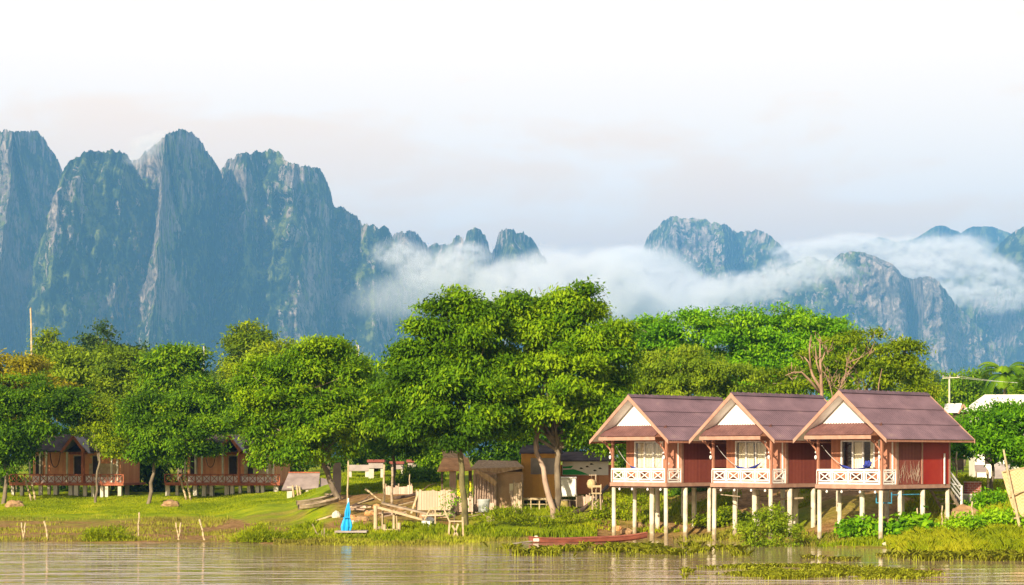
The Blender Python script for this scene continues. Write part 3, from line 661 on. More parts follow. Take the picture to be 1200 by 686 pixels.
backtree('brownish olive tree spreading to the right behind the third stilt bungalow', 150,
     [(1000,412,28,20),(1018,396,16,12),(975,425,28,20),(1035,425,24,18),(1058,410,9,8),(1072,408,9,9),(1066,428,14,14),(1005,445,44,24),(1055,446,26,16),(940,448,30,16),(900,452,30,12)],
     1015, 213, mat='leaf_olive', n=22000, size=.30, tone0=.42, airy=.7, cover=26)
backtree('small leafy tree beside the end of the third purple roof', 165, [(1078,445,11,12),(1070,458,16,14),(1085,465,14,14)], 1080, 214, mat='leaf_olive', n=4500, size=.3, tone0=.6)
backtree('round green tree left of the palm behind the white roof', 240, [(1135,448,20,14),(1118,460,24,16),(1150,460,26,20),(1130,480,34,20)], 1130, 215, mat='leaf_deep', n=14000, tone0=.6)
backtree('dark tree on the right edge beside the palm', 250, [(1200,450,20,14),(1185,465,24,16),(1215,460,30,26)], 1200, 216, mat='leaf_deep', n=9000, tone0=.3)
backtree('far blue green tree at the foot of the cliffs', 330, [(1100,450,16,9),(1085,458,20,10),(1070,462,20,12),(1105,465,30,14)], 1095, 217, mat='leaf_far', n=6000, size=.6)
backtree('leafy tree beyond the woven screen, outside the right end of the houses', 150, [(1262,440,34,22),(1235,465,36,24),(1290,470,34,26),(1260,490,50,26)], 1262, 218, mat='leaf_deep', n=20000, tone0=.5)
backtree('olive tree farther right than the white roofed house', 175, [(1360,420,40,26),(1330,450,40,26),(1390,455,40,30),(1355,490,56,30)], 1357, 219, mat='leaf_olive', n=20000, tone0=.5)
backtree('olive tree left of every house on the lawn', 178, [(-90,430,40,24),(-60,460,40,26),(-125,460,40,30),(-95,500,60,36)], -92, 220, mat='leaf_deep', n=20000, tone0=.4)
# dense thickets closing the view under the crowns
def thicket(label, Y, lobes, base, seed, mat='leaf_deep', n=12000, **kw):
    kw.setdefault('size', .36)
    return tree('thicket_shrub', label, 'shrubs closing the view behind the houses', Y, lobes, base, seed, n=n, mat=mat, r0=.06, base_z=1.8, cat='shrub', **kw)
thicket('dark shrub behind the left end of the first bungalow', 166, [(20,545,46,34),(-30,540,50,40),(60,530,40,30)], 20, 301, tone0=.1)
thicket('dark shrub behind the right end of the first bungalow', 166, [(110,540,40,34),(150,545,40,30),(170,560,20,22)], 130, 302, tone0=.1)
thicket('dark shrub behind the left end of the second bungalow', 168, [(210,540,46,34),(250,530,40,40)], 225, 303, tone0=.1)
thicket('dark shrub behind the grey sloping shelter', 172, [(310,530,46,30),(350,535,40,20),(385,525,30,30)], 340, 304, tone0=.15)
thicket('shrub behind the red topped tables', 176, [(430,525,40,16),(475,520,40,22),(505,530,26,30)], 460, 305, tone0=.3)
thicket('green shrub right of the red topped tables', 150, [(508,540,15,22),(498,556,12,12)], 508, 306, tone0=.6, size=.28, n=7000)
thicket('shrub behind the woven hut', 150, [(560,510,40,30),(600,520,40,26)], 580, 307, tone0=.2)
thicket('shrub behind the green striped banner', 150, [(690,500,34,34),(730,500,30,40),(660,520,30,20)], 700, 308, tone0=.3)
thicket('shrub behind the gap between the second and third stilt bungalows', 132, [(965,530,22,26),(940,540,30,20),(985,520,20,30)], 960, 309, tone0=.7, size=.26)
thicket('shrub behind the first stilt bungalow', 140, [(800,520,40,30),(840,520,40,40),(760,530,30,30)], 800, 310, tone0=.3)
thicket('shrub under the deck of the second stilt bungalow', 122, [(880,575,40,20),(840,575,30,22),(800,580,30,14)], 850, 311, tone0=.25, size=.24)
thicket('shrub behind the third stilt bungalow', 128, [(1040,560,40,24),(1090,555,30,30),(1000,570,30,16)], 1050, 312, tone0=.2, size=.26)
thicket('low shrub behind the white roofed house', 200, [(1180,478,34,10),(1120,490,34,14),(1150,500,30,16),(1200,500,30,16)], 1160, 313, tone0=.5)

thicket('shrub bank beyond the right edge behind the woven screen', 128, [(1240,540,40,22),(1300,535,46,26),(1370,535,46,26),(1430,530,40,30)], 1320, 314, tone0=.4, size=.28, n=16000)
# a palm in the distance
k = 235/F; po = empty('palm_tree', (X(1178,235), 235, 2.6), 0, 'tall feathery palm behind the white roofed house', 'palm tree')
zt = Z(440, 235)-2.6
MB().tube([(0,0,-.4),(.1,0,zt*.4),(-.1,0,zt*.75),(0,0,zt)], [.26,.2,.17,.16]).build('trunk', M['bark_pale'], po, True)
g = np.random.default_rng(5); Vp = []; tn = []
for i in range(26):
    az = g.uniform(0, 6.28); el = g.uniform(-.5, 1.25); Lf = g.uniform(3.2, 4.2)
    hd = np.array([math.cos(az), math.sin(az), 0]); p = np.array([0., 0., zt]); e_ = el
    side = np.array([-math.sin(az), math.cos(az), 0]); tt = g.uniform(.2, .9)
    for s_ in range(16):
        dd = hd*math.cos(e_) + np.array([0, 0, 1.])*math.sin(e_); p2 = p + dd*Lf/16; e_ -= .09 + .02*s_/3
        ll = 1.0*math.sin(math.pi*(s_+1.5)/19)
        for sg in (-1, 1):
            tip = p + (side*sg*.8 + dd*.5 + np.array([0, 0, -.35]))*ll
            Vp += [p - dd*.10, p + dd*.14, tip + dd*.06, tip - dd*.04]; tn += [tt]*4
        Vp += [p + side*.03, p2 + side*.02, p2 - side*.02, p - side*.03]; tn += [tt]*4
        p = p2
link('crown', poly_mesh('crown', np.array(Vp), 4, {'tone': np.array(tn)}), M['leaf_deep'], po)

# bare branching tree behind the roofs
bt = empty('bare_tree', (X(962,140), 140, 2.6), 0, 'leafless pinkish tree with forked stubby branches behind the middle purple roof', 'tree')
k = 140/F; mb = MB(); gg = random.Random(3)
def Q(px, py, dy=0): return Vector(((px-962)*k, dy, Z(py, 140)-2.6))
def br(pts, r0, r1):
    pts = [Q(*p) for p in pts]; mb.tube(pts, [r0+(r1-r0)*i/(len(pts)-1) for i in range(len(pts))], 7)
br([(962,575),(961,500),(963,465),(962,440),(961,420),(961,398)], 0.204, 0.042)
br([(963,458),(953,440,.3),(949,425,.4),(943,418,.3)], 0.122, 0.030); br([(951,432,.3),(949,412,.2),(950,396,.2)], 0.075, 0.024)
br([(962,440),(956,425,-.3),(955,408,-.3)], 0.082, 0.024); br([(962,425),(968,412,.2),(967,404,.3)], 0.054, 0.024)
br([(960,460),(948,446,-.4),(938,437,-.6),(928,437,-.8),(918,441,-1)], 0.102, 0.024)
br([(978,480,.5),(985,455,.4),(992,440,.5),(995,422,.7),(1004,408,1)], 0.082, 0.018); br([(992,440,.5),(1004,425,.2),(1014,412,.1)], 0.048, 0.012)
br([(978,470,.5),(974,448,.6),(968,436,.9)], 0.054, 0.018); br([(995,425,.6),(1012,418,.4),(1022,410,.4)], 0.041, 0.012)
br([(1030,480,.5),(1031,450,.4),(1035,432,.5)], 0.054, 0.024)
gt = random.Random(17)
for k_ in range(70):
    x0, y0 = gt.choice([(950,405),(943,420),(961,402),(967,410),(955,415),(995,425),(1004,410),(992,440),(974,448),(930,438),(1012,415),(985,450),(1020,412),(968,437)])
    x0 += gt.uniform(-3, 3); y0 += gt.uniform(-2, 8); dx, dy_ = gt.uniform(-9, 9), gt.uniform(-16, -3)
    mb.tube([Q(x0, y0, gt.uniform(-.4, .4)), Q(x0+dx*.6, y0+dy_*.5, gt.uniform(-.5, .5)), Q(x0+dx, y0+dy_, gt.uniform(-.8, .8))], [.035, .025, .012], 4)
mb.build('trunk', M['bark_twig'], bt, True)

# bush standing in the water before the stilts, and low plants on the bank
GS = 'leafy bushes at the water'
def bush(label, Y, lobes, base, seed, n=6000, size=.17, mat='leaf_deep', **kw):
    return tree('leafy_bush', label, GS, Y, lobes, base, seed, n=n, size=size, mat=mat, r0=.035, cat='bush', fork=.1, **kw)
bush('leafy bush with bare lower twigs growing out of the water before the second stilt bungalow', 100.5,
     [(898,618,24,18),(884,632,18,14),(918,630,18,16),(905,605,14,10),(900,640,24,8)], 903, 401, n=6500, size=.17, mat='leaf_willow', tone0=.6, airy=1.0, base_z=-.1, cover=22, puff=.28)
bush('rounded yellowish bush standing in the shallows before the first small bungalow', 106, [(126,630,20,10),(112,634,13,7),(141,634,13,7)], 126, 402, n=6500, size=.2, mat='grass_blade', base_z=-.1, droop=-.6, aspect=.2, tone0=.35)
bush('wide yellowish bush standing in the shallows left of the stick bundle', 105, [(306,630,20,10),(292,634,14,7),(328,635,16,6),(350,632,18,8)], 310, 403, n=8500, size=.2, mat='grass_blade', base_z=-.1, droop=-.6, aspect=.2, tone0=.35)
bush('bright green bush at the foot of the twin trunks', 113, [(664,606,9,5),(634,612,12,4),(612,604,12,8),(588,604,12,8)], 635, 404, n=2800, size=.24, mat='grass_blade', tone0=.3, droop=-.8, aspect=.2, airy=.8)
bush('bushy plant beside the grey bucket and the yellow sign', 114, [(533,588,12,12),(522,600,9,7),(540,575,7,9)], 533, 405, n=350, size=.17, mat='leaf_bright', tone0=.6, airy=.6)
bush('low creeping plant between the stilts of the third bungalow', 101.5, [(1010,614,13,6),(1025,622,16,5),(992,620,10,5)], 1010, 406, n=2000, size=.2, mat='leaf_bright', tone0=.6, airy=.8, aspect=.7)
bush('large leaved plant under the red wall of the third bungalow', 101, [(1064,616,11,6),(1052,624,8,5),(1080,621,9,5)], 1064, 407, n=800, size=.36, mat='leaf_bright', tone0=.5, aspect=.85, base_z=.2)
bush('broad green weeds before the leaning woven screen', 100, [(1180,612,20,12),(1155,610,20,12),(1205,615,20,14),(1130,614,20,8)], 1175, 408, n=6000, size=.2, mat='leaf_bright', tone0=.85, aspect=.5, airy=.8)
bush('tangled green weeds on the slope beside the brick planter', 107, [(1158,588,13,9),(1168,590,16,10),(1142,598,14,6)], 1156, 409, n=5000, size=.2, mat='leaf_bright', tone0=.5)
bush('dark leafy plants behind the stick poles near the tables', 139, [(487,560,16,10),(470,565,10,7),(500,558,10,8)], 486, 410, n=4000, size=.22, tone0=.4)
bush('dry brush under the deck of the first stilt bungalow', 116, [(700,600,16,8),(725,598,14,8),(742,590,12,8)], 720, 411, n=2500, size=.18, mat='leaf_olive', tone0=.7)
bush('green creepers on the bank under the second stilt bungalow', 112, [(845,605,18,8),(868,612,14,8),(826,612,14,6)], 850, 412, n=4500, size=.2, mat='leaf_olive', tone0=.45)

# grass: blades on the bank, along the water and standing in the shallows
def blades(name, label, n, region, hgt_, seed, mat='grass_blade', lean=.35, w=.03, water=False, clump=None, tone0=.5, keep=None):
    """region: px0, px1, Y0, Y1"""
    g = np.random.default_rng(seed); a, b_, c, d = region
    px = g.uniform(a, b_, n); Y = g.uniform(c, d, n); x = (px-600)/F*Y
    if clump:
        nn_ = fbm(x*clump, Y*clump, seed, 4); keep_ = nn_ > g.uniform(.42, .58, n); x, Y = x[keep_], Y[keep_]
    z = height(x, Y)
    if keep is not None:
        q = (z > keep[0]) & (z < keep[1]); x, Y, z = x[q], Y[q], z[q]
    if water: z = np.zeros_like(z) - .03
    n = len(x); h = hgt_*(.35+.8*g.random(n))*(.35+1.3*fbm(x*.9, Y*.9, seed+7, 3)); az = g.uniform(0, 6.28, n)
    base = np.stack([x, Y, z], -1); ln = np.stack([np.cos(az), np.sin(az), np.zeros(n)], -1); az2 = g.uniform(0, 6.28, n)
    sd = np.stack([np.cos(az2), np.sin(az2), np.zeros(n)], -1)*w
    mid = base + ln*(h*lean*.3*g.random(n))[:, None] + np.array([0, 0, .6])*h[:, None]
    tip = base + ln*(h*lean*(.4+g.random(n)))[:, None] + np.array([0, 0, 1.])*h[:, None]
    V = np.stack([base-sd, base+sd, mid+sd*.7, tip, mid-sd*.7], 1).reshape(-1, 3)
    t_ = np.clip(tone0 + (fbm(x*.4, Y*.4, seed+3, 3)-.5)*1.2 + g.normal(size=n)*.15, 0, 1)
    o = link(name, poly_mesh(name, V, 5, {'tone': np.repeat(t_, 5)}), M[mat]); tag(o, kind='stuff'); return o
blades('grass', None, 90000, (-60, 370, 141, 158), .08, 1, w=.02, tone0=.45)
blades('grass', None, 30000, (-200, 380, 105, 140), .2, 2, clump=.3, keep=(.0, .35), mat='reed_blade', tone0=.4, w=.02)
blades('grass', None, 36000, (340, 700, 103.5, 116), .3, 3, keep=(-.08, .6), clump=.5, tone0=.35)
blades('grass', None, 14000, (320, 700, 101, 108), .25, 4, keep=(-.4, .25), mat='reed_blade', tone0=.5)
blades('grass', None, 40000, (640, 960, 112, 127), .22, 5, clump=.5, keep=(.2, 3), tone0=.5)
blades('grass', None, 100000, (1040, 1420, 91.5, 100), .5, 6, tone0=.55, keep=(-.12, .9), lean=.5)
blades('grass', None, 80000, (1060, 1420, 99, 120), .4, 7, tone0=.45, clump=.3, keep=(.2, 3))
blades('grass', None, 16000, (930, 1080, 97, 105), .26, 8, tone0=.4, clump=.4, keep=(-.15, 1.3))
blades('grass', None, 14000, (720, 1000, 100, 110), .28, 9, mat='reed_blade', clump=.4, keep=(-.45, .4), tone0=.4)
blades('grass', None, 40000, (400, 520, 130, 165), .15, 10, w=.03, tone0=.35, keep=(1.8, 4))
# water weeds: tufts and floating strips
def weeds(n, region, h, seed, tone0=.5, thr=.5, clump=.35):
    g = np.random.default_rng(seed); a, b_, c, d = region
    px = g.uniform(a, b_, n); Y = g.uniform(c, d, n); x = (px-600)/F*Y
    e_ = np.minimum(np.minimum((px-a)/(b_-a), (b_-px)/(b_-a))*6, 1)*np.minimum(np.minimum((Y-c)/(d-c), (d-Y)/(d-c))*4, 1)
    q = fbm(x*clump, Y*clump, seed, 4) > thr + .12*(1-e_) + g.normal(size=n)*.03
    x, Y = x[q], Y[q]; n = len(x); hh = h*(.3+g.random(n)); az = g.uniform(0, 6.28, n)
    base = np.stack([x, Y, np.full(n, -.02)], -1); ln = np.stack([np.cos(az), np.sin(az), np.zeros(n)], -1)
    sd = np.stack([-np.sin(az), np.cos(az), np.zeros(n)], -1)*.02
    mid = base + ln*(hh*.3)[:, None] + np.array([0, 0, .7])*hh[:, None]; tip = base + ln*(hh*.9)[:, None] + np.array([0, 0, .85])*hh[:, None]
    V = np.stack([base-sd, base+sd, mid+sd, tip, mid-sd], 1).reshape(-1, 3)
    t_ = np.clip(tone0 + g.normal(size=n)*.18, 0, 1)
    o = link('water_weeds', poly_mesh('water_weeds', V, 5, {'tone': np.repeat(t_, 5)}), M['reed_blade']); tag(o, kind='stuff')
weeds(14000, (550, 880, 90, 101), .30, 21, tone0=.9, thr=.63, clump=.8)
weeds(9000, (730, 800, 92, 99), .25, 22, tone0=.75, thr=.45)
weeds(22000, (800, 1110, 73, 82), .16, 23, tone0=.9, thr=.50, clump=.5)
weeds(9000, (940, 1100, 86, 96), .16, 24, tone0=.5, thr=.52)
weeds(5000, (1040, 1240, 86, 92.5), .3, 25, tone0=.8, thr=.42)

# ------------------------------------------------------------ the three stilt bungalows
TH = R(45); BW, BL, PD = 3.9, 5.93, 1.22       # width of the front, length of the side, depth of the porch
DT, WT, EV, RG = 3.0, 5.62, 5.22, 7.62          # deck, wall head, eave and ridge heights over the water
FOH, BOH, SOH = .8, 1.05, .82                     # overhangs
def corrug(p0, p1, q0, q1, rows=3, pitch=.17, amp=.022, th=.03):
    """one roof slope of corrugated sheets: p0-p1 along the ridge, q0-q1 along the eave"""
    p0, p1, q0, q1 = map(Vector, (p0, p1, q0, q1)); n = max(int((p1-p0).length/pitch*6), 8)
    up = (p1-p0).cross(q0-p0).normalized(); up = up if up.z > 0 else -up
    mb = MB()
    for r_ in range(rows):
        t0 = r_/rows; t1 = (r_+1)/rows + (.02 if r_ < rows-1 else 0); lift0 = -.012 + .0; lift1 = .028
        g_ = []
        for (t, lf) in ((t0, lift0), (t1, lift1)):
            for off in ((0,) if True else ()):
                row = []
                for i in range(n+1):
                    s = i/n; a = p0.lerp(p1, s); b = q0.lerp(q1, s)
                    w = math.sin(s*(p1-p0).length/pitch*2*math.pi)*amp
                    row.append(a.lerp(b, t) + up*(w + lf))
                g_.append(row)
        low = [[q - up*th for q in row] for row in g_]
        mb.sheet(g_); mb.sheet(low); mb.sheet([g_[1], low[1]]); mb.sheet([g_[0], low[0]])
        mb.sheet([[g_[0][0], g_[1][0]], [low[0][0], low[1][0]]]); mb.sheet([[g_[0][-1], g_[1][-1]], [low[0][-1], low[1][-1]]])
    return mb
def lattice(parent, x0, x1, y, n, axis='x', name='railing'):
    """white railing of framed crosses"""
    mb = MB(); za, zb = DT+.06, DT+.72
    def pt(s, z, d=0): return (s, y+d, z) if axis == 'x' else (y+d, s, z)
    def bar(a, b, w, h=None): mb.bar(a, b, w, h)
    bar(pt(x0, zb), pt(x1, zb), .07, .09); bar(pt(x0, za), pt(x1, za), .05, .085)
    bar(pt(x0, za+.12), pt(x1, za+.12), .03, .055); bar(pt(x0, zb-.11), pt(x1, zb-.11), .03, .055)
    w = (x1-x0)/n
    for i in range(n+1):
        s = x0+i*w; bar(pt(s, za-.04), pt(s, zb-.03), .075, .06)
    for i in range(n):
        s = x0+i*w; c = s+w/2; q = w*.32
        for k_ in (-1, 1):      # slim stiles beside each cross
            bar(pt(c+k_*q*1.12, za+.13), pt(c+k_*q*1.12, zb-.12), .05, .04)
        bar(pt(c-q, za+.15, .003), pt(c+q, zb-.14, .003), .05, .04); bar(pt(c-q, zb-.14, -.004), pt(c+q, za+.15, -.004), .05, .04)
    return mb.build(name, M['white_paint'], parent)
def window(parent, x0, x1, z0, z1, y, mull, curtains):
    fr = MB(); t = .075
    fr.box(x0-t, x1+t, y-.05, y+.06, z1, z1+t); fr.box(x0-t, x1+t, y-.06, y+.06, z0-t, z0)
    fr.box(x0-t, x0, y-.05, y+.06, z0, z1); fr.box(x1, x1+t, y-.05, y+.06, z0, z1)
    for m_ in mull: fr.box(m_-.03, m_+.03, y-.035, y+.05, z0, z1)
    w_ = fr.build('window', M['white_paint'], parent)
    MB().box(x0, x1, y+.0, y+.01, z0, z1).build('pane', M['glass'], w_)
    for (a, b_) in curtains:
        n = int((b_-a)/.02); g_ = [[(a+(b_-a)*i/n, y+.14+.03*math.sin(i*.75)+.012*math.sin(i*.31), z) for i in range(n+1)] for z in (z0+.02, z1-.02)]
        MB().sheet(g_).build('curtain', M['curtain'], w_, True)
    return w_
def stilt_house(name, label, cx, Y, side_mats, win, curtains, seed, back_y=BL):
    g = random.Random(seed); ox = X(cx, Y)
    o = empty(name, (ox, Y, 0), -TH, label, 'bungalow', 'raised bungalows on concrete stilts')
    def P_(nm, mb, mat, par=o, **kw): return mb.build(nm, M[mat], par, **kw)
    # stilts
    for (sx, ys) in ((-BW, (0, 1.7, 3.6, BL-.1)), (0, (0, 1.6, 3.6, BL-.1)), (-BW/2, (.9, 4.4))):
        for yy in ys:
            wx, wy = ox + sx*math.cos(TH) + yy*math.sin(TH), Y - sx*math.sin(TH) + yy*math.cos(TH)
            gz = min(ground(wx, wy), .0) - .5 if ground(wx, wy) < .3 else ground(wx, wy) - .4
            r_ = g.choice((.105, .12, .13)); lx = sx + (.1 if sx < 0 else -.1 if sx == 0 else 0)
            mb = MB(); mb.tube([(lx+g.uniform(-.03, .03), yy+.1, gz), (lx, yy+.1, DT-.28)], [r_*1.05, r_], 10)
            P_('stilt', mb, 'stilt', smooth=False)
    # floor
    mb = MB(); mb.box(-BW-.02, .02, 0, BL, DT-.1, DT)
    P_('deck', mb, 'deck_boards')
    mb = MB(); mb.box(-BW-.06, .05, -.05, 0, DT-.2, DT-.012); mb.box(.02, .06, 0, BL+.02, DT-.2, DT-.014)
    P_('deck_fascia', mb, 'brown_trim')
    mb = MB()
    for yy in (.15, 1.7, 3.7, BL-.15): mb.box(-BW, .0, yy-.06, yy+.06, DT-.30, DT-.1)
    for xx in (-BW+.12, -BW/2, -.12): mb.box(xx-.05, xx+.05, .05, BL-.05, DT-.28, DT-.102)
    P_('joists', mb, 'dark_wood')
    # front wall round its window and door
    wx0, wx1, wz0, wz1 = win; zb = DT; wt = EV+.3; mb = MB(); y0, y1 = PD, PD+.1
    mb.box(-BW, wx0, y0, y1, zb, wt); mb.box(wx0, wx1, y0, y1, zb, wz0); mb.box(wx0, wx1, y0, y1, wz1, wt)
    mb.box(wx1, -.95, y0, y1, zb, wt); mb.box(-.95, -.22, y0, y1, DT+2.15, wt); mb.box(-.22, .0, y0, y1, zb, wt)
    P_('front_wall', mb, 'wall_brown')
    dr = MB(); dr.box(-.95, -.22, y0+.03, y1-.02, zb, DT+2.15); dr = P_('door', dr, 'post_brown')
    f_ = MB(); f_.box(-1.02, -.95, y0-.03, y0, zb, DT+2.15); f_.box(-.22, -.15, y0-.03, y0, zb, DT+2.15); f_.box(-1.02, -.15, y0-.03, y0, DT+2.15, DT+2.22)
    P_('frame', f_, 'white_paint', dr)
    h_ = MB(); h_.box(-.86, -.82, y0-.02, y0+.03, DT+.95, DT+1.07); P_('handle', h_, 'rope', dr)
    window(o, wx0, wx1, wz0, wz1, PD+.02, [wx0+(wx1-wx0)*.33, wx0+(wx1-wx0)*.66], curtains)
    mb = MB(); mb.box(-BW+.05, -.08, PD+.9, PD+.95, zb, wt-.1); P_('dark_interior_sheet', mb, 'dark_room')  # added near-black sheet, its colour stands in for the unlit room behind the window
    # side walls, back wall
    z1 = EV+.45
    for (a, b_, mt) in side_mats:
        mb = MB(); mb.box(-.06, .03 if mt != 'wall_red' else .045, a, b_, zb, z1); P_('side_wall', mb, mt)
    mb = MB(); mb.box(-BW-.03, -BW+.06, PD+.1, BL, zb, z1); P_('side_wall', mb, 'wall_maroon')
    mb = MB(); mb.box(-BW+.06, -.06, BL-.08, BL, zb, z1); P_('back_wall', mb, 'wall_maroon')
    mb = MB(); mb.box(-.02, .075, PD-.04, PD+.13, zb, z1); P_('corner_trim', mb, 'brown_trim')
    mb = MB(); mb.box(-.02, .07, BL-.1, BL+.03, zb, z1); P_('corner_trim', mb, 'brown_trim')
    if len(side_mats) > 1:
        mb = MB(); mb.box(.02, .065, side_mats[0][1]-.05, side_mats[0][1]+.05, zb+.02, z1); P_('corner_trim', mb, 'brown_trim')
    # porch posts and their bent wooden braces
    for sx in (-BW+.06, -.02):
        mb = MB(); mb.box(sx-.055, sx+.055, .0, .11, DT-.18, EV+.45); p_ = P_('porch_post', mb, 'post_brown')
        mb = MB(); s_ = -1
        mb.tube([(sx, .0, EV-.75), (sx-.05, -.1, EV-.45), (sx-.22, -.28, EV-.15), (sx-.36, -.42, EV+.0)], [.05, .045, .045, .03], 6)
        mb.tube([(sx-.18, -.24, EV-.2), (sx-.4, -.12, EV-.02)], [.04, .03], 6)
        mb.tube([(sx-.12, -.2, EV-.28), (sx+.06, -.42, EV-.12)], [.035, .03], 6)
        P_('brace', mb, 'post_brown', p_)
        mb = MB(); mb.lathe((sx-.02, -.13, EV-.86), [(.01,-.12),(.055,-.08),(.07,0),(.05,.08),(.01,.1)], 8); mb.lathe((sx-.06, -.1, EV-.62), [(.01,-.05),(.035,0),(.01,.05)], 7)
        P_('hanging_shell', mb, 'white_paint', p_, smooth=True)
    lattice(o, -BW+.02, -.1, .03, 4)
    lattice(o, .12, PD-.04, -.0, 1, 'y')
    lattice(o, .12, PD-.04, -BW+.02, 1, 'y')
    # roof
    rx = -BW/2; hw = BW/2+SOH; ya, yb = -FOH, BL+BOH; ez = EV
    rf = corrug((rx, ya, RG), (rx, yb, RG), (rx+hw, ya, ez), (rx+hw, yb, ez)); r_ = P_('roof', rf, 'roof_purple')
    rf = corrug((rx, ya, RG), (rx, yb, RG), (rx-hw, ya, ez), (rx-hw, yb, ez)); P_('roof', rf, 'roof_purple')
    rc = MB(); n = 34
    for i in range(n):
        a = ya + (yb-ya)*i/n; b_ = ya + (yb-ya)*(i+1)/n + .03; z_ = RG+.05+(.012 if i % 2 else .035)
        rc.add([(rx-.16, a, RG-.07), (rx, a, z_+.03), (rx+.16, a, RG-.07), (rx-.16, b_, RG-.08), (rx, b_, z_-.0), (rx+.16, b_, RG-.08)],
               [(0,1,4,3),(1,2,5,4),(0,2,1),(3,4,5),(0,3,5,2)])
    P_('ridge_cap', rc, 'roof_purple', r_)
    sl = Vector((hw, 0, ez-RG)).normalized(); nr = Vector((-sl.z, 0, sl.x))
    for yy, nm in ((ya-.03, 'barge_board'), (yb+.0, 'barge_board')):
        for sg in (-1, 1):
            a = Vector((rx, yy, RG-.02)); b_ = Vector((rx+sg*(hw+.03), yy, ez-.03)); mb = MB()
            mb.prism([a+Vector((0,0,.06)), b_+Vector((0,0,.06)), b_+Vector((0,0,-.14)), a+Vector((0,0,-.19))], (0, .035, 0))
            P_(nm, mb, 'brown_trim')
    mb = MB()
    for sg in (-1, 1):
        mb.box(*sorted((rx+sg*(hw-.03), rx+sg*(hw-.0))), ya+.05, yb-.05, ez-.12, ez-.025)
    P_('eave_board', mb, 'post_brown')
    # cream soffit under the front overhang and the gable panel in the plane of the porch
    for sg in (-1, 1):
        mb = MB(); a = Vector((rx, ya+.04, RG-.16)); b_ = Vector((rx+sg*(hw-.1), ya+.04, ez-.0)); mb.prism([a, b_, b_+Vector((0, 0, -.02)), a+Vector((0, 0, -.02))], (0, FOH+.1, 0)); P_('soffit', mb, 'white_paint')
    gh = RG-.2; gw = (RG-.2-6.02)/(RG-ez)*hw
    mb = MB(); mb.prism([(rx, -.0, gh), (rx-gw, -.0, 6.02), (rx+gw, -.0, 6.02)], (0, .06, 0)); P_('gable_panel', mb, 'white_paint')
    mb = MB(); gw2 = (RG-.2-EV-.2)/(RG-ez)*hw
    mb.prism([(rx-gw-.02, .0, 6.018), (rx-gw2, .0, EV+.2), (rx+gw2, .0, EV+.2), (rx+gw+.02, .0, 6.018)], (0, .08, 0)); P_('gable_base', mb, 'post_brown')
    sk = corrug((-BW-.02, -.0, 6.06), (.04, -.0, 6.06), (-BW-.02, -FOH-.12, EV+.24), (.04, -FOH-.12, EV+.24), rows=1, amp=.015); sk = P_('porch_roof', sk, 'roof_brown')
    mb = MB(); mb.box(-BW-.04, .05, -FOH-.17, -FOH-.13, EV+.03, EV+.21); P_('fascia', mb, 'brown_trim', sk)
    mb = MB(); mb.add([(.03,-FOH-.1,EV+.2),(.03,.0,EV+.2),(.03,.0,6.0),(.0,-FOH-.1,EV+.2),(.0,.0,EV+.2),(.0,.0,6.0)], [(0,1,2),(3,5,4),(0,3,4,1),(1,4,5,2),(2,5,3,0)]); P_('end_board', mb, 'post_brown', sk)
    mb = MB(); mb.box(-BW-.3, .3, -.5, PD, EV+.34, EV+.37); P_('porch_ceiling', mb, 'post_brown')
    return o
WIN = (-3.22, -1.32, 3.78, 5.13)
H3 = stilt_house('stilt_bungalow', 'nearest stilt bungalow with bright red end wall, rightmost of the three purple roofs', 1033, 100.0,
            [(PD, 3.45, 'wall_maroon'), (3.45, BL, 'wall_red')], WIN, [(-2.58, -1.98), (-1.62, -1.36)], 1)
H2 = stilt_house('stilt_bungalow', 'middle stilt bungalow with a dark blue hammock across its porch and cream curtains', 903.5, 104.5,
            [(PD, BL, 'wall_maroon')], WIN, [(-3.2, -2.2), (-2.05, -1.36)], 2)
H1 = stilt_house('stilt_bungalow', 'farthest stilt bungalow beside the trees, its curtains fully drawn, leftmost of the three purple roofs', 780.5, 108.0,
            [(PD, BL, 'wall_maroon')], WIN, [(-3.2, -1.34)], 3)
# tangle of flowering creeper painted on the plank wall, steps and lamp rod of the nearest house
mb = MB(); g = random.Random(8)
for i in range(26):
    x0 = g.uniform(1.4, 3.3); z0 = DT+g.uniform(.05, .5); p = [(.05, x0, z0)]
    for j in range(4): p.append((.05, p[-1][1]+g.uniform(-.12, .12), p[-1][2]+g.uniform(.05, .28)))
    mb.tube([(a, b_, c) for a, b_, c in p], [.010, .009, .008, .006, .004], 5)
mb.build('dry_creeper', M['bark_pale'], H3)
mb = MB(); mb.bar((.12, BL-.6, DT+.0), (.12, BL-.6, DT+1.55), .06); mb.build('white_rod', M['white_paint'], H3)
mb = MB()
for k_ in range(5):
    a = BL+.1+k_*.2; zz = DT-.12-k_*.22; mb.box(-1.2, -.15, a, a+.24, zz-.05, zz)
mb.bar((-.12, BL, DT-.15), (-.12, BL+1.2, DT-1.3), .06, .16); mb.bar((-1.22, BL, DT-.15), (-1.22, BL+1.2, DT-1.3), .06, .16)
st = mb.build('stair', M['old_wood'], H3)
mb = MB()
for xx in (-.08,):
    a = Vector((xx, BL+.05, DT+.72)); b_ = Vector((xx, BL+1.25, DT-.15)); dn = Vector((0, 0, -.72))
    mb.bar(a, b_, .07); mb.bar(a+dn*.33, b_+dn*.33, .05); mb.bar(a+dn*.66, b_+dn*.66, .05); mb.bar(a+dn, b_+dn, .06)
    mb.bar(b_+Vector((0, .03, .06)), b_+dn*1.35+Vector((0, .03, 0)), .09); mb.bar(a+dn*.9, b_, .04)
mb.build('handrail', M['white_paint'], st)
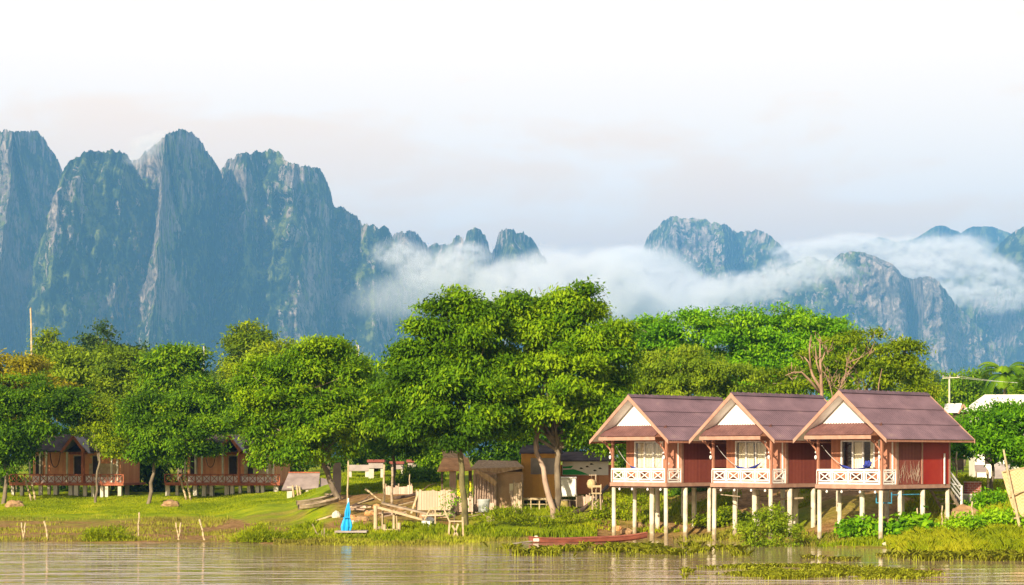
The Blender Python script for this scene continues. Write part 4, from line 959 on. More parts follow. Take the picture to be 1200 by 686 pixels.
# blue pipe frame and loose pole slung under the decks
mb = MB(); mb.tube([(-1.0, 1.0, 2.1), (-.1, 1.0, 2.1), (-.1, 1.0, 2.62)], .03, 6); mb.tube([(-.1, 1.02, 2.5), (-.1, 3.4, 2.5)], .03, 6); mb.tube([(-1.0, 1.0, 2.1), (-1.0, 1.0, 2.65)], .03, 6)
mb.build('blue_pipe', nmat('pipe_blue', (.03,.20,.34), (.06,.30,.45), (3,3,3), .5, .1), H3)
mb = MB(); mb.tube([(-2.6, 2.0, 2.35), (-1.2, 2.1, 2.15), (.4, 2.2, 2.25)], .05, 6); mb.tube([(-3.6, .4, 2.4), (-2.4, .5, 2.3)], .03, 6)
mb.build('slung_pole', M['old_wood'], H2)
mb = MB()
for i, (px_, py_) in enumerate(((-.3, .0), (-1.2, .0), (-2.3, .0), (-3.2, 0))): mb.lathe((px_, -.1, DT-.36), [(.01,-.07),(.06,-.03),(.06,.02),(.02,.08)], 8)
me_ = mb.build('bulb', M['white_paint'], H3, True)
c = me_.copy(); COL.objects.link(c); c.parent = H2
c = me_.copy(); COL.objects.link(c); c.parent = H1

# hammocks
def hammock(label, H, a, b_, sag, cloth, cw, bunch=0, matc='cloth_blue'):
    o = empty('hammock', H.location, -TH, label, 'hammock', 'blue hammocks slung in the porches')
    a, b_ = Vector(a), Vector(b_); n = 30; c0, c1 = cloth
    def pt(t): p = a.lerp(b_, t); p.z -= sag*(1-(2*t-1)**2); return p
    mb = MB(); mb.tube([pt(c0*i/6) for i in range(7)], .013, 5); mb.build('rope', M['rope'], o, True)
    mb = MB(); mb.tube([pt(c1+(1-c1)*i/6) for i in range(7)], .013, 5); mb.build('rope', M['rope'], o, True)
    g_ = []
    for i in range(n+1):
        s = i/n; t = c0+(c1-c0)*s; p = pt(t); w = cw*(.12+.88*math.sin(math.pi*s)**.6); row = []
        for j in range(11):
            u = j/10*2-1; fold = .02*math.sin(j*2.4+i*.4)
            row.append((p.x + fold, p.y + u*w*.45, p.z - (1-u*u)*w*.35 + fold))
        g_.append(row)
    mb = MB(); mb.sheet(g_)
    mb.sheet([[(q[0], q[1], q[2]-.012) for q in row] for row in g_])
    mb.build('cloth', M[matc], o, True)
    if bunch:
        p = pt(c1-.03); mb = MB(); gg_ = random.Random(4)
        for k_ in range(5): mb.tube([(p.x+gg_.uniform(-.3,.15), p.y+gg_.uniform(-.1,.1), p.z+gg_.uniform(-.06,.06)), (p.x+gg_.uniform(-.1,.2), p.y, p.z+gg_.uniform(.05,.22)), (p.x+gg_.uniform(.0,.3), p.y, p.z+gg_.uniform(.0,.3))], [.05,.09,.04], 7)
        mb.build('bunched_cloth', M[matc], o, True)
    return o
hammock('dark blue hammock hanging low in the middle bungalow porch', H2, (-3.84, .35, 4.95), (-1.0, 1.18, 4.55), .95, (.36, .84), .34)
hammock('deep blue hammock with bunched end in the nearest bungalow porch', H3, (-3.84, .35, 4.95), (-.2, .4, 4.5), .93, (.30, .78), .34, 1)
hammock('blue hammock with pale rope at the left post of the farthest bungalow porch', H1, (-3.84, .35, 4.95), (-1.3, .9, 4.5), 1.0, (.34, .62), .3)

# ------------------------------------------------------------ two low bungalows on the lawn
def lawn_house(label, px, seed):
    Y = 155; k = Y/F; o = empty('lawn_bungalow', (X(px, Y), Y, 0), R(-6), label, 'bungalow', 'red brown bungalows on short concrete posts')
    g = random.Random(seed); Pm = lambda nm, mb, mt, par=o, **kw: mb.build(nm, M[mt], par, **kw)
    u = 1/15.48; LN = 137*u; DK = 2.36; gz = ground(X(px+60, Y), Y)
    mb = MB(); mb.box(0, LN, 0, 1.0, DK-.16, DK); mb.box(1.5, LN, 1.0, 6.0, DK-.16, DK-.004); Pm('deck', mb, 'red_wood')
    for xx in (.12, .85, 2.3, 2.95, 3.55, 4.7, 5.15, 5.75, 6.4, 7.1, 7.5, 8.5):
        mb = MB(); w = g.uniform(.1, .17); mb.box(xx-w, xx+w, .08+g.uniform(0, .3), .45+g.uniform(0, .3), gz-.5, DK-.16); Pm('post', mb, 'concrete')
    for xx in (2.6, 4.2, 6.0, 8.2):
        mb = MB(); mb.box(xx-.14, xx+.14, 3.0, 3.3, gz-.5, DK-.16); Pm('post', mb, 'concrete')
    # railing of red crosses
    mb = MB(); za, zb = DK+.05, DK+.68; n = 15; w = LN/n
    mb.bar((0, 0, zb), (LN, 0, zb), .06); mb.bar((0, 0, za), (LN, 0, za), .06)
    for i in range(n+1): mb.bar((i*w, 0, za), (i*w, 0, zb), .06)
    for i in range(n):
        mb.bar((i*w, .003, za), ((i+1)*w, .003, zb), .04); mb.bar((i*w, -.005, zb), ((i+1)*w, -.005, za), .04)
    Pm('railing', mb, 'red_wood')
    # cabin
    mb = MB(); mb.box(1.5, LN-.5, 1.0, 1.12, DK+.55, 4.9); mb.box(1.5, 1.62, 1.12, 6, DK, 4.9); mb.box(LN-.62, LN-.5, 1.12, 6, DK, 4.9); mb.box(1.62, LN-.62, 5.9, 6, DK, 4.9); Pm('wall', mb, 'red_panels')
    mb = MB(); mb.box(1.48, LN-.48, .97, 1.13, DK, DK+.55); Pm('low_wall', mb, 'cream_panel')
    mb = MB(); mb.box(5.9, LN-.7, .93, .99, DK+.5, DK+1.5); Pm('wall_panel', mb, 'bamboo')
    for xx in (1.55, 2.35, 2.85, 4.45, 5.75, 7.9, 8.35):
        mb = MB(); mb.box(xx-.06, xx+.06, .05, .17, DK, 4.75); Pm('porch_post', mb, 'concrete' if xx != 5.75 else 'red_wood')
    for (a, b_) in ((1.75, 2.2), (4.75, 5.35), (6.2, 6.6)):
        mb = MB(); mb.box(a-.07, b_+.07, .93, .97, DK+.62, DK+2.12); w_ = Pm('window', mb, 'bamboo')
        mb = MB(); mb.box(a, b_, .91, .93, DK+.7, DK+2.05); Pm('dark_window_fill', mb, 'dark_room', w_)  # window opening filled near black, the darkness of the room put into its colour
    # little gable over the entrance and the long roof
    gx0 = 4.4; gx1 = 5.85; gm = (gx0+gx1)/2; ze, zr = 4.78, 5.9
    mb = MB(); mb.prism([(gm, -.5, zr), (gx0-.12, -.5, ze), (gx0-.12, -.5, ze-.07), (gm, -.5, zr-.08)], (0, 2.5, 0)); Pm('porch_roof', mb, 'roof_grey')
    mb = MB(); mb.prism([(gm, -.5, zr), (gx1+.45, -.5, ze-.1), (gx1+.45, -.5, ze-.17), (gm, -.5, zr-.08)], (0, 2.5, 0)); Pm('porch_roof', mb, 'roof_grey')
    mb = MB(); mb.bar((gm, -.54, zr), (gx0-.2, -.54, ze-.08), .08, .2); mb.bar((gm, -.54, zr), (gx1+.14, -.54, ze-.04), .08, .2); Pm('barge_board', mb, 'red_wood')
    mb = MB(); mb.box(gx0-.05, gx1-.05, .85, .91, 4.55, 4.9); mb.box(gx1-.12, gx1+.02, -.45, -.33, DK, 4.85); Pm('entrance_frame', mb, 'red_wood')
    mb = MB(); mb.prism([(1.0, 3.5, 6.1), (1.0, .2, 4.8), (1.0, .2, 4.73), (1.0, 3.5, 6.0)], (LN-.9, 0, 0)); mb.prism([(1.0, 3.5, 6.1), (1.0, 6.8, 4.8), (1.0, 6.8, 4.73), (1.0, 3.5, 6.0)], (LN-.9, 0, 0)); Pm('roof', mb, 'tin_dark')
    # hammock slung on the porch
    h = empty('hammock', (0, 0, 0), 0, 'dark hammock slung in the porch of the %s red brown lawn bungalow' % ('left' if px < 100 else 'right'), 'hammock')
    h.location = o.location; h.rotation_euler = o.rotation_euler
    mb = MB(); g_ = []
    for i in range(13):
        s = i/12*2-1; g_.append([(3.45+s*.42, .35+q*.1, 3.55+.95*s*s*s*s*.9+.35*s*s-abs(q)*-.05) for q in (-1, 0, 1)])
    mb.sheet(g_); mb.build('cloth', M['dark_wood'], h, True)
    return o
lawn_house('left of the two red brown lawn bungalows with crossed railings, its ends under dark trees', 11, 1)
lawn_house('right of the two red brown lawn bungalows with crossed railings, beside the grey sloping shelter', 193, 2)

# ------------------------------------------------------------ middle ground: shelters, huts, tables
def T(name, label, cat, px, Y, z=None, rz=0, group=None):
    x = X(px, Y); return empty(name, (x, Y, ground(x, Y) if z is None else z), R(rz), label, cat, group)
def local(o):   # pixel to the thing's own coordinates (for things without rotation)
    Y0 = o.location.y
    def f(px, py, dy=0): p = P(px, py, Y0+0) ; return Vector((p.x - o.location.x, dy, p.z - o.location.z))
    return f
# grey sloping shelter
o = T('sloping_shelter', 'grey sloping roof shelter on stone blocks right of the second lawn bungalow', 'shelter', 355, 148); q = local(o)
mb = MB(); mb.prism([q(336,555,1.2), q(373,555,1.2), q(374,572,-.6), q(331,574,-.6)], (0, .08, -.08)); mb.build('roof', M['tin_grey'], o)
mb = MB(); mb.prism([q(374,560,1), q(397,566,1), q(390,576,-.3), q(374,574,-.3)], (0, .08, -.08)); mb.build('side_roof', M['tin_grey'], o)
mb = MB(); mb.bar(q(336,554,1.2), q(373,554,1.2), .08); mb.build('ridge_board', M['red_wood'], o)
for (a, b_, top) in ((337, 343, 572), (369, 373, 572), (359, 362, 574)):
    mb = MB(); p0, p1 = q(a, 590), q(b_, top); mb.box(p0.x, p1.x, -.4, 0, p0.z-.3, p1.z+.1); mb.build('block', M['concrete'], o)
for (a, b_) in (((347,589),(344,569)), ((352,589),(349,569)), ((355,586),(352,570))):
    mb = MB(); mb.tube([q(a[0], a[1]+3, -.9), q(b_[0], b_[1], -.7)], .07, 6); mb.build('leaning_post', M['bamboo'], o)
# curved grey board standing behind the leaning tree
o = T('standing_board', 'pale grey upright board curving behind the dark leaning trunk', 'board', 395, 133); q = local(o)
mb = MB(); mb.prism([q(392,543), q(399,542), q(400,560), q(399,582), q(395,578), q(390,560)], (0, .12, 0)); mb.build('panel', M['tin_grey'], o)
mb = MB(); mb.bar(q(389,578,.2)+Vector((0,0,-.3)), q(391,545,.2), .08); mb.build('prop', M['old_wood'], o)
o = T('wood_crate', 'small tan wooden crate behind the curved trunk', 'crate', 387, 131); q = local(o)
mb = MB(); a, b_ = q(382,588), q(392,579); mb.box(a.x, b_.x, -.3, .3, a.z-.2, b_.z-.05); mb.build('body', M['bamboo'], o)
mb = MB(); mb.box(a.x-.06, b_.x+.06, -.36, .36, b_.z-.05, b_.z+.02); mb.build('lid', M['old_wood'], o)

# wooden boats pulled up on the lawn
def old_boat(label, a, b_, Y, w, mat='old_wood', rise=.28, name='wooden_boat'):
    A, B = P(*a, Y), P(*b_, Y+1.5); o = empty(name, ((A+B)/2), 0, label, 'boat'); A -= o.location; B -= o.location
    n = 14; d = (B-A); s = Vector((-d.y, d.x, 0)).normalized(); hull = []
    for i in range(n+1):
        t = i/n; wd = w*math.sin(math.pi*min(max(t*.94+.03, 0), 1))**.55; p = A.lerp(B, t) + Vector((0, 0, rise*(2*t-1)**4)); row = []
        for u, dz in ((-1, .26), (-.8, .08), (-.35, 0), (.35, 0), (.8, .08), (1, .26)):
            row.append(p + s*u*wd*.5 + Vector((0, 0, dz)))
        hull.append(row)
    mb = MB(); mb.sheet(hull); mb.sheet([[q_ + Vector((0, 0, .03)) + s*(-.03 if j > 2 else .03) for j, q_ in enumerate(r_)] for r_ in hull]); mb.build('hull', M[mat], o)
    mb = MB(); mb.tube([r_[0]+Vector((0,0,.02)) for r_ in hull], .03, 5); mb.tube([r_[-1]+Vector((0,0,.02)) for r_ in hull], .03, 5); mb.build('gunwale', M[mat], o)
    for t in (4, 8, 11):
        mb = MB(); r_ = hull[t]; mb.bar(r_[0], r_[-1], .16, .04); mb.build('thwart', M[mat], o)
    return o, hull
old_boat('long grey wooden boat pulled up on the lawn', (350, 599), (396, 590), 123, 1.0, rise=.08)
old_boat('narrow weathered boat lying behind the grey boat', (348, 594), (390, 586), 128, .7, rise=.08)

# tables / platforms with red tops
def platform(label, px0, px1, y0, y1, Y, legs, red=True):
    o = T('raised_platform', label, 'platform', (px0+px1)/2, Y, group='raised platforms on concrete legs'); q = local(o)
    a, b_ = q(px0, y1), q(px1, y0); mb = MB(); mb.box(a.x, b_.x, -.1, 1.6, a.z, b_.z); mb.build('slab', M['concrete_grey'], o)
    if red: mb = MB(); mb.box(a.x-.1, b_.x+.1, -.25, 1.8, b_.z, b_.z+.2); mb.build('mat', M['wall_maroon'], o)
    for (l0, l1, yb) in legs:
        c, d = q(l0, yb), q(l1, y1); mb = MB(); mb.box(c.x, d.x, 0, .35, c.z-.4, a.z); mb.build('leg', M['concrete'], o)
    return o
platform('plain grey raised slab left of the red topped platforms', 408, 432, 545, 552, 152, ((409,412,566),(428,433,567)), False)
platform('left red topped platform with thick pale leg', 432, 449, 542, 549, 150, ((432,438,567),(446,449,566)))
platform('low red topped platform in the middle of the row', 458, 472, 544, 550, 152, ((460,463,560),(470,472,562)))
platform('right red topped platform with pale leg', 478, 494, 542, 549, 150, ((479,481,560),(490,494,575)))
# bamboo poles standing near the bank
def pole(label, a, b_, Y, r=.05, mat='bamboo', name='bamboo_pole', cat='pole', group='poles and stakes', dy=0, par=None):
    A, B = P(*a, Y), P(*b_, Y+dy); mb = MB(); d = (B-A); n = 5
    A = A - d.normalized()*.3
    o = empty(name, A, 0, label, cat, group)
    ps, rs = [], []
    for i in range(n+1):
        w = Vector((math.sin(i*2.1+a[0])*.02, math.cos(i*1.7)*.02, 0))
        for e_, k_ in ((-.02, .95), (0, 1.18), (.02, .95)) if 0 < i < n else ((0, 1),):
            ps.append((B-A)*(i/n + e_*.4) + w); rs.append(r*(1-.25*i/n)*k_)
    mb.tube(ps, rs, 7); mb.build('shaft', M[mat], o, True)
    mb = MB(); q_ = (B-A); mb.tube([q_*.98, q_*1.012 + Vector((.01, 0, .01))], [r*.74, r*.5], 7); mb.build('cut_end', M['old_wood'], o)
    return o
pole('pale bamboo pole rising out of the blue folded parasol', (407,620), (408,541), 118, .06)
pole('thick pole standing between two red topped platforms, left of the tall white post', (450,595), (450,545), 122, .08)
pole('dark pole with white base on the slope behind the low jetty', (459,592), (460,548), 121, .09, mat='old_wood')
pole('thin stick pole standing right of the middle platform', (480,583), (480,556), 130, .045)
pole('stick leaning on the bank right of the blue parasol', (433,577), (450,590), 120, .06)
pole('stick leaning over the lawn below the wooden boats', (356,616), (393,603), 117, .08)
for i, (a, b_, lb) in enumerate([((28,634),(25,613),'left stake of the V shaped pair before the first lawn bungalow'),((27,634),(30,613),'right stake of the V shaped pair before the first lawn bungalow'),((57,634),(52,611),'lone stake in the shallows right of the first V shaped pair'),
      ((210,634),(206,613),'left stake of the V shaped pair before the second lawn bungalow'),((209,634),(212,613),'right stake of the V shaped pair before the second lawn bungalow'),((240,634),(234,609),'lone thick stake in the shallows left of the wide yellowish bush'),((162,627),(163,601),'thin stake on the mud midway between the two lawn bungalows')]):
    pole(lb, a, b_, 107, .065 if i % 3 == 2 else .05, mat='bamboo', name='stake', cat='stake')
pole('leaning bamboo pole against the first lawn bungalow railing', (36,584), (29,560), 151, .09, name='leaning_pole')
pole('second leaning bamboo pole right of the first on the left lawn bungalow', (41,583), (37,565), 151, .09, name='leaning_pole')
pole('leaning bamboo pole against the second lawn bungalow railing', (218,584), (211,560), 151, .09, name='leaning_pole')
pole('second leaning bamboo pole right of the first on the right lawn bungalow', (223,583), (219,565), 151, .09, name='leaning_pole')
pole('tall bare yellowish pole rising above the olive trees at the left', (38,470), (36,362), 200, .11, mat='bamboo', name='bare_pole')
pole('thin pale pole above the trees right of the tall hazy tree', (420,440), (420,405), 230, .06, mat='concrete', name='bare_pole')
pole('thin pale pole above the trees left of the tall hazy tree', (239,440), (239,406), 230, .06, mat='concrete', name='bare_pole')
for i, (a, b_, lb) in enumerate([((1075,620),(1075,596),'short stake left of the red house corner stilt'),((1104,612),(1104,593),'stake below the red end wall'),((1108,612),(1108,598),'smaller stake just right of the one below the red end wall'),
      ((1140,612),(1139,588),'stake before the brick planter'),((1163,588),(1163,576),'short pale stake on the slope under the small tree'),((1168,616),(1168,607),'very short pale stake in the weeds before the woven screen'),((1131,622),(1133,610),'tilted stake in the weeds left of the woven screen')]):
    pole(lb, a, b_, 101 if i not in (4,) else 110, .045, name='stake', cat='stake')
pole('tall thin pole under the eaves beside the white stair railing', (1121,560), (1121,530), 108, .05)
pole('bamboo pole beside the small tree trunk', (1158,570), (1157,551), 111, .07)

# stumps and stones
def mound(label, px, py, Y, w, h, mat, seed, name='rock', cat='rock'):
    import bmesh
    bm = bmesh.new(); bmesh.ops.create_icosphere(bm, subdivisions=3, radius=1)
    co = np.array([v.co[:] for v in bm.verts]); nz = fbm(co[:, 0]*1.7+seed+5, co[:, 1]*1.7+co[:, 2]*2.1, seed, 4)
    for v, n_ in zip(bm.verts, nz): v.co *= (.65+.7*n_)
    me = bpy.data.meshes.new(name); bm.to_mesh(me); bm.free(); x = X(px, Y)
    o = link(name, me, M[mat]); o.location = (x, Y, max(ground(x, Y), 0)+h*.2); o.scale = (w/2, w/2.4, h); tag(o, label, cat); return o
mound('brown earth mound on the lawn below the first lawn bungalow', 17, 593, 146, 1.3, .38, 'soil', 1, 'earth_mound', 'mound')
mound('brown earth mound on the lawn below the second lawn bungalow', 199, 593, 146, 1.3, .38, 'soil', 2, 'earth_mound', 'mound')
mound('white stone lying at the foot of the leaning tree', 394, 608, 117, .5, .28, 'concrete', 3)
mound('small white stone beside the blue parasol', 413, 618, 114.5, .3, .18, 'concrete', 4)
mound('round white stone under the sloping jetty', 503, 617, 113.5, .8, .42, 'white_paint', 5)
mound('orange brown boulder under the red end wall', 1049, 610, 104, 1.0, .5, 'soil', 6)
mound('brown boulder right of the red wall stilts', 1128, 606, 105, 1.6, .55, 'soil', 7)
mound('flat stone at the foot of the nearest front stilt', 1040, 637, 99, .5, .12, 'concrete', 8)
gx_ = random.Random(12)
for i in range(16):
    px_ = [412,425,433,441,447,466,472,489,497,520,531,538,575,724,735,748][i]; Yb = 112+gx_.random()*9
    mound(['tan clod on the bare bank right of the blue parasol','tan rubble below the left platform','flat rubble piece near the jetty start','brown clod under the jetty beam','brown clod beside the thick pole','rubble between jetty posts','dark clod under the jetty','rubble left of the bamboo fence','clod below the bamboo fence','stone below the fence corner','small stone near the mossy trunk','clod by the mossy trunk foot','pale stone below the grey bucket','brown rubble under the first stilt bungalow','second rubble piece under the first stilt bungalow','flat rubble at the red boat bow'][i], px_, 600, Yb, gx_.uniform(.35,.8), gx_.uniform(.15,.3), gx_.choice(['soil','rust','old_wood','soil']), 30+i, 'rubble_stone', 'stone')
# driftwood logs
def log(label, pts, Y, r, mat='old_wood'):
    c = P(*pts[0][:2], Y); o = empty('driftwood_log', c, 0, label, 'log'); mb = MB()
    ps = [P(p[0], p[1], Y + (p[2] if len(p) > 2 else 0)) - c for p in pts]; n = len(ps)
    mb.tube(ps, [r*(1-.4*i/(n-1)) for i in range(n)], 8); t_ = mb.build('stem', M[mat], o, True)
    mb = MB(); m_ = ps[n//2]; mb.tube([m_, m_+Vector((.5, .2, .45)), m_+Vector((1.0, .3, .6))], [r*.4, r*.25, r*.1], 6); mb.build('branch', M[mat], t_, True)
log('long dark driftwood log curving up the bank under the banner', [(656,607),(668,603,.5),(682,598,1),(695,588,2),(712,570,4)], 116, .17, 'dark_wood')
log('pale driftwood log across the lawn at the left edge', [(-8,600),(2,600),(11,598,.4),(20,594,.6)], 147, .14, 'bamboo')
log('pale driftwood log across the lawn before the round tree', [(150,602),(168,600),(183,598,.4),(195,594,.6)], 147, .14, 'bamboo')
log('dark branches lying on the bank behind the blue parasol', [(395,598),(410,595,.5),(425,588,1),(438,585,1.5)], 121, .12, 'dark_wood')
log('dark branches lying left of the bamboo fence', [(462,584),(476,582,.5),(492,578,1),(502,580,1.5)], 122, .1, 'dark_wood')

# more screens, racks and stacked timber along the bank
def screen_panel(label, px0, px1, y0, y1, Y, mat, posts=3, lean=.1):
    o = T('bamboo_screen', label, 'screen', (px0+px1)/2, Y, z=Z(y1, Y)); q = local(o); g = random.Random(int(px0)); mb = MB(); x_ = px0
    while x_ < px1:
        w_ = g.uniform(1.6, 3.2); a, b_ = q(x_, y1), q(x_+w_-.2, y0+g.uniform(-1.5, 1.5)); mb.box(a.x, b_.x, -.03+g.uniform(-.03, .03), .03, a.z, b_.z); x_ += w_
    mb.build('slats', M[mat], o)
    for i in range(posts):
        px_ = px0+(px1-px0)*i/(posts-1); mb = MB(); mb.bar(q(px_, y1+9, .1), q(px_, y0-3, .1), .08); mb.build('post', M['old_wood'], o)
    for y_ in (y0+3, y1-3): mb = MB(); mb.bar(q(px0-1, y_, .07), q(px1+1, y_, .07), .05); mb.build('rail', M['old_wood'], o)
screen_panel('low brown stick screen between the thatched shelter and the woven hut', 533, 553, 583, 600, 117.5, 'stick_wall')
screen_panel('narrow pale screen between the woven hut and the plywood hut', 602, 611, 566, 596, 117.8, 'fence_board', 2)
screen_panel('low weathered screen behind the white tank', 676, 706, 581, 594, 119, 'stick_wall')
screen_panel('broken brown screen on the slope above the sloping jetty', 452, 482, 570, 582, 128, 'stick_wall')
def timber_pile(label, px0, px1, py, Y, n, seed):
    o = T('timber_pile', label, 'timber', (px0+px1)/2, Y, z=Z(py, Y)); q = local(o); g = random.Random(seed)
    for i in range(n):
        a = q(px0+g.uniform(-3, 3), py-g.uniform(0, 5), g.uniform(-.5, .5)); b_ = q(px1+g.uniform(-4, 4), py-g.uniform(0, 6), g.uniform(-.5, .5)); mb = MB(); mb.bar(a, b_, g.uniform(.07, .16), g.uniform(.04, .1)); mb.build('plank', M[g.choice(['old_wood', 'bamboo', 'fence_board', 'dark_wood', 'bark_pale'])], o)
timber_pile('heap of loose timber under the sloping jetty boards', 446, 474, 606, 115, 9, 1)
timber_pile('heap of boards behind the blue parasol', 410, 430, 598, 119, 7, 2)
timber_pile('stack of old boards under the bamboo fence and shelter floor', 496, 530, 607, 115, 8, 3)
timber_pile('scattered timber beneath the plywood hut', 612, 650, 603, 118.2, 7, 4)
# loose planks and sticks lying about the bank
gp = random.Random(31)
for (lb, a, b_, Y_) in [('loose grey plank lying left of the thick jetty pole', (428,600),(446,596),117), ('broken plank sloping down beside the leaning stick', (420,590),(437,584),121),
    ('short plank on the bare soil between the dark pole and the bamboo fence', (468,592),(484,588),120), ('long plank lying flat above the sloping jetty', (462,583),(492,579),126),
    ('thin plank leaning on the left end of the bamboo fence', (482,602),(490,578),116), ('pale plank under the bamboo fence panel', (492,604),(520,602),115.5),
    ('crooked plank at the foot of the mossy trunk', (548,606),(563,603),115), ('dark plank below the woven hut wall', (572,609),(600,606),116),
    ('pale plank leaning against the woven brown wall', (604,606),(599,575),117.5), ('plank lying below the stick bench', (614,608),(640,606),116.5),
    ('grey plank on the slope under the round tan basket', (676,600),(694,592),117), ('bleached stick lying on the soil right of the blue parasol', (415,612),(432,607),115)]:
    A = P(*a, Y_); B = P(*b_, Y_+.6); mb = MB(); c = (A+B)/2
    o = empty('loose_plank', c, 0, lb, 'plank', 'loose planks on the bank'); w_ = gp.uniform(.1, .22)
    mb.bar(A-c, B-c, w_, .04); mb.build('board', M[gp.choice(['bamboo', 'old_wood', 'fence_board'])], o)
    mb = MB(); mb.bar(A-c+(B-A)*.2+Vector((0,0,.035)), A-c+(B-A)*.2+Vector((.02,.1,.04)), w_*.5, .03); mb.build('cleat', M['dark_wood'], o)
# blue folded parasol
o = T('folded_parasol', 'bright blue folded parasol standing on a small jetty board at the bank', 'parasol', 407, 108, z=0); q = local(o)
bz = q(405, 623).z
mb = MB(); n = 18; rows_ = []
for (py_, r_) in ((622,.21),(617,.25),(611,.20),(606,.12),(600,.13),(594,.08),(588,.03)):
    c = q(405.5+(620-py_)*.09, py_); rows_.append([(c.x+r_*(1+.30*math.cos(k_*2.6))*math.cos(k_*2*math.pi/n), r_*(1+.30*math.cos(k_*2.6))*math.sin(k_*2*math.pi/n), c.z) for k_ in range(n+1)])
mb.sheet(rows_); mb.build('canopy', M['parasol_blue'], o, False)
mb = MB(); mb.tube([q(405,628), q(408.5,584)], .035, 8); mb.build('pole', M['white_paint'], o)
mb = MB(); mb.tube([q(402.5,607,-.27), q(410,606,-.27)], .03, 6); mb.build('strap', M['parasol_blue'], o)
# low jetty board with stick bundle
o = T('board_jetty', 'short jetty board on stick posts under the blue parasol', 'jetty', 395, 107.5, z=0); q = local(o)
mb = MB(); a, b_ = q(393,623), q(430,621); mb.box(a.x, b_.x, -.3, 1.2, a.z-.05, a.z+.03); mb.build('board', M['concrete_grey'], o)
for (a, b_, r_) in (((395,642),(394,622),.09),((389,640),(396,622),.04),((420,634),(420,622),.06)):
    mb = MB(); mb.tube([q(*a, -.1), q(*b_, -.05)], r_, 7); mb.build('post', M['bamboo'], o)
o = T('stick_bundle', 'bundle of bare sticks splaying out of the water left of the jetty board', 'sticks', 379, 106, z=0); q = local(o)
for (a, b_, r_) in (((379,643),(380,619),.06),((377,643),(377,622),.04),((382,643),(384,626),.05),((376,640),(366,614),.04),((383,640),(388,634),.04),((374,642),(373,625),.035)):
    mb = MB(); mb.tube([q(*a), q((a[0]+b_[0])/2+.6, (a[1]+b_[1])/2, .1), q(*b_)], [r_, r_*.8, r_*.5], 6); mb.build('stick', M['old_wood'], o)
# sloping jetty in the middle
o = T('sloping_jetty', 'sloping bamboo jetty on posts between the parasol and the bamboo fence', 'jetty', 455, 110, z=0); q = local(o)
mb = MB(); mb.prism([q(438,592), q(495,608), q(495,610.5), q(438,595)], (0, .25, 0)); mb.build('front_beam', M['bamboo'], o)
mb = MB(); mb.prism([q(444,590,2), q(500,603,2), q(500,605,2), q(444,592,2)], (0, 1.2, 0)); mb.build('boards', M['old_wood'], o)
for (a, b_, r_, dy) in (((440,624),(440,593),.11,0),((447,618),(447,596),.06,1),((461,622),(461,598),.08,.5),((465,622),(464,600),.05,.5),((451,640),(452,614),.09,-1),((468,640),(469,612),.11,-1)):
    mb = MB(); mb.tube([q(a[0],a[1]+3,dy), q(*b_,dy)], [r_, r_*.9], 8); mb.build('post', M['bamboo'], o)
for (a, b_) in (((452,620),(469,620)), ((452,634),(469,622)), ((456,628),(466,636))):
    mb = MB(); mb.bar(q(*a,-1.1), q(*b_,-1.1), .07); mb.build('brace', M['bamboo'], o)
# bamboo fence panel and trestle
o = T('bamboo_fence', 'pale panel fence of upright bamboo slats left of the thatched shelter', 'fence', 507, 116.5); q = local(o)
mb = MB(); g = random.Random(2); x_ = 488.0
while x_ < 526:
    w_ = 3.1; a, b_ = q(x_, 598), q(x_+w_-.25, 575+g.uniform(-1.2, 1.2)); mb.box(a.x, b_.x, -.03+g.uniform(-.02,.02), .03, a.z, b_.z); x_ += w_
mb.build('slats', M['fence_board'], o)
for y_ in (580, 593): mb = MB(); mb.bar(q(487,y_,.06), q(527,y_,.06), .06); mb.build('rail', M['old_wood'], o)
for px_ in (488, 507, 526):
    mb = MB(); mb.bar(q(px_,606,.12), q(px_,574,.12), .09); mb.build('post', M['old_wood'], o)
o = T('trestle', 'stick trestle with splayed legs standing in the reeds below the bamboo fence', 'trestle', 530, 107.5, z=0); q = local(o)
for (a, b_) in (((525,638),(527,610)),((543,638),(542,606)),((527,612),(519,594)),((497,610),(504,596)),((504,596),(519,595)),((526,611),(543,611)),((529,636),(537,614)),((541,636),(530,616)),((510,614),(510,598))):
    mb = MB(); mb.bar(q(*a), q(*b_), .09 if a[1] > 630 else .07); mb.build('stick', M['bamboo'], o)

# thatched shelter
def cabin_box(o, q, x0, x1, yb, yt, mat, dy0=0, dy1=2.5, name='wall', th=None):
    a, b_ = q(x0, yb), q(x1, yt); mb = MB(); mb.box(a.x, b_.x, dy0, dy1 if th is None else dy0+th, a.z, b_.z); return mb.build(name, M[mat], o)
o = T('thatched_shelter', 'open shelter with rusty orange roof left of the mossy trunk', 'shelter', 528, 119); q = local(o)
mb = MB(); mb.prism([q(513,553,-.6), q(553,552,-.6), q(548,538,1.4), q(518,538,1.4)], (0, .05, .07)); mb.build('roof', M['rust'], o)
mb = MB(); mb.prism([q(520,541,1.35), q(548,541,1.35), q(540,531,2.2), q(516,528,2.2)], (0, .05, .07)); mb.build('upper_roof', M['thatch'], o)
for (px_, w_) in ((518,.05), (530.5,.19), (551,.1), (540,.06)):
    a, b_ = q(px_, 602), q(px_, 553); mb = MB(); mb.box(a.x-w_, a.x+w_, 0, w_*2, a.z-.3, b_.z+.1); mb.build('post', M['bark_pale' if w_ > .15 else 'dark_wood'], o)
cabin_box(o, q, 512, 552, 603, 600, 'old_wood', -.4, 2.2, 'floor')
cabin_box(o, q, 536, 539, 562, 555, 'dark_wood', 0, .2, 'hanging_pot')
o = T('yellow_sign', 'bright yellow board standing behind the mossy trunk', 'sign', 539, 118.2); q = local(o)
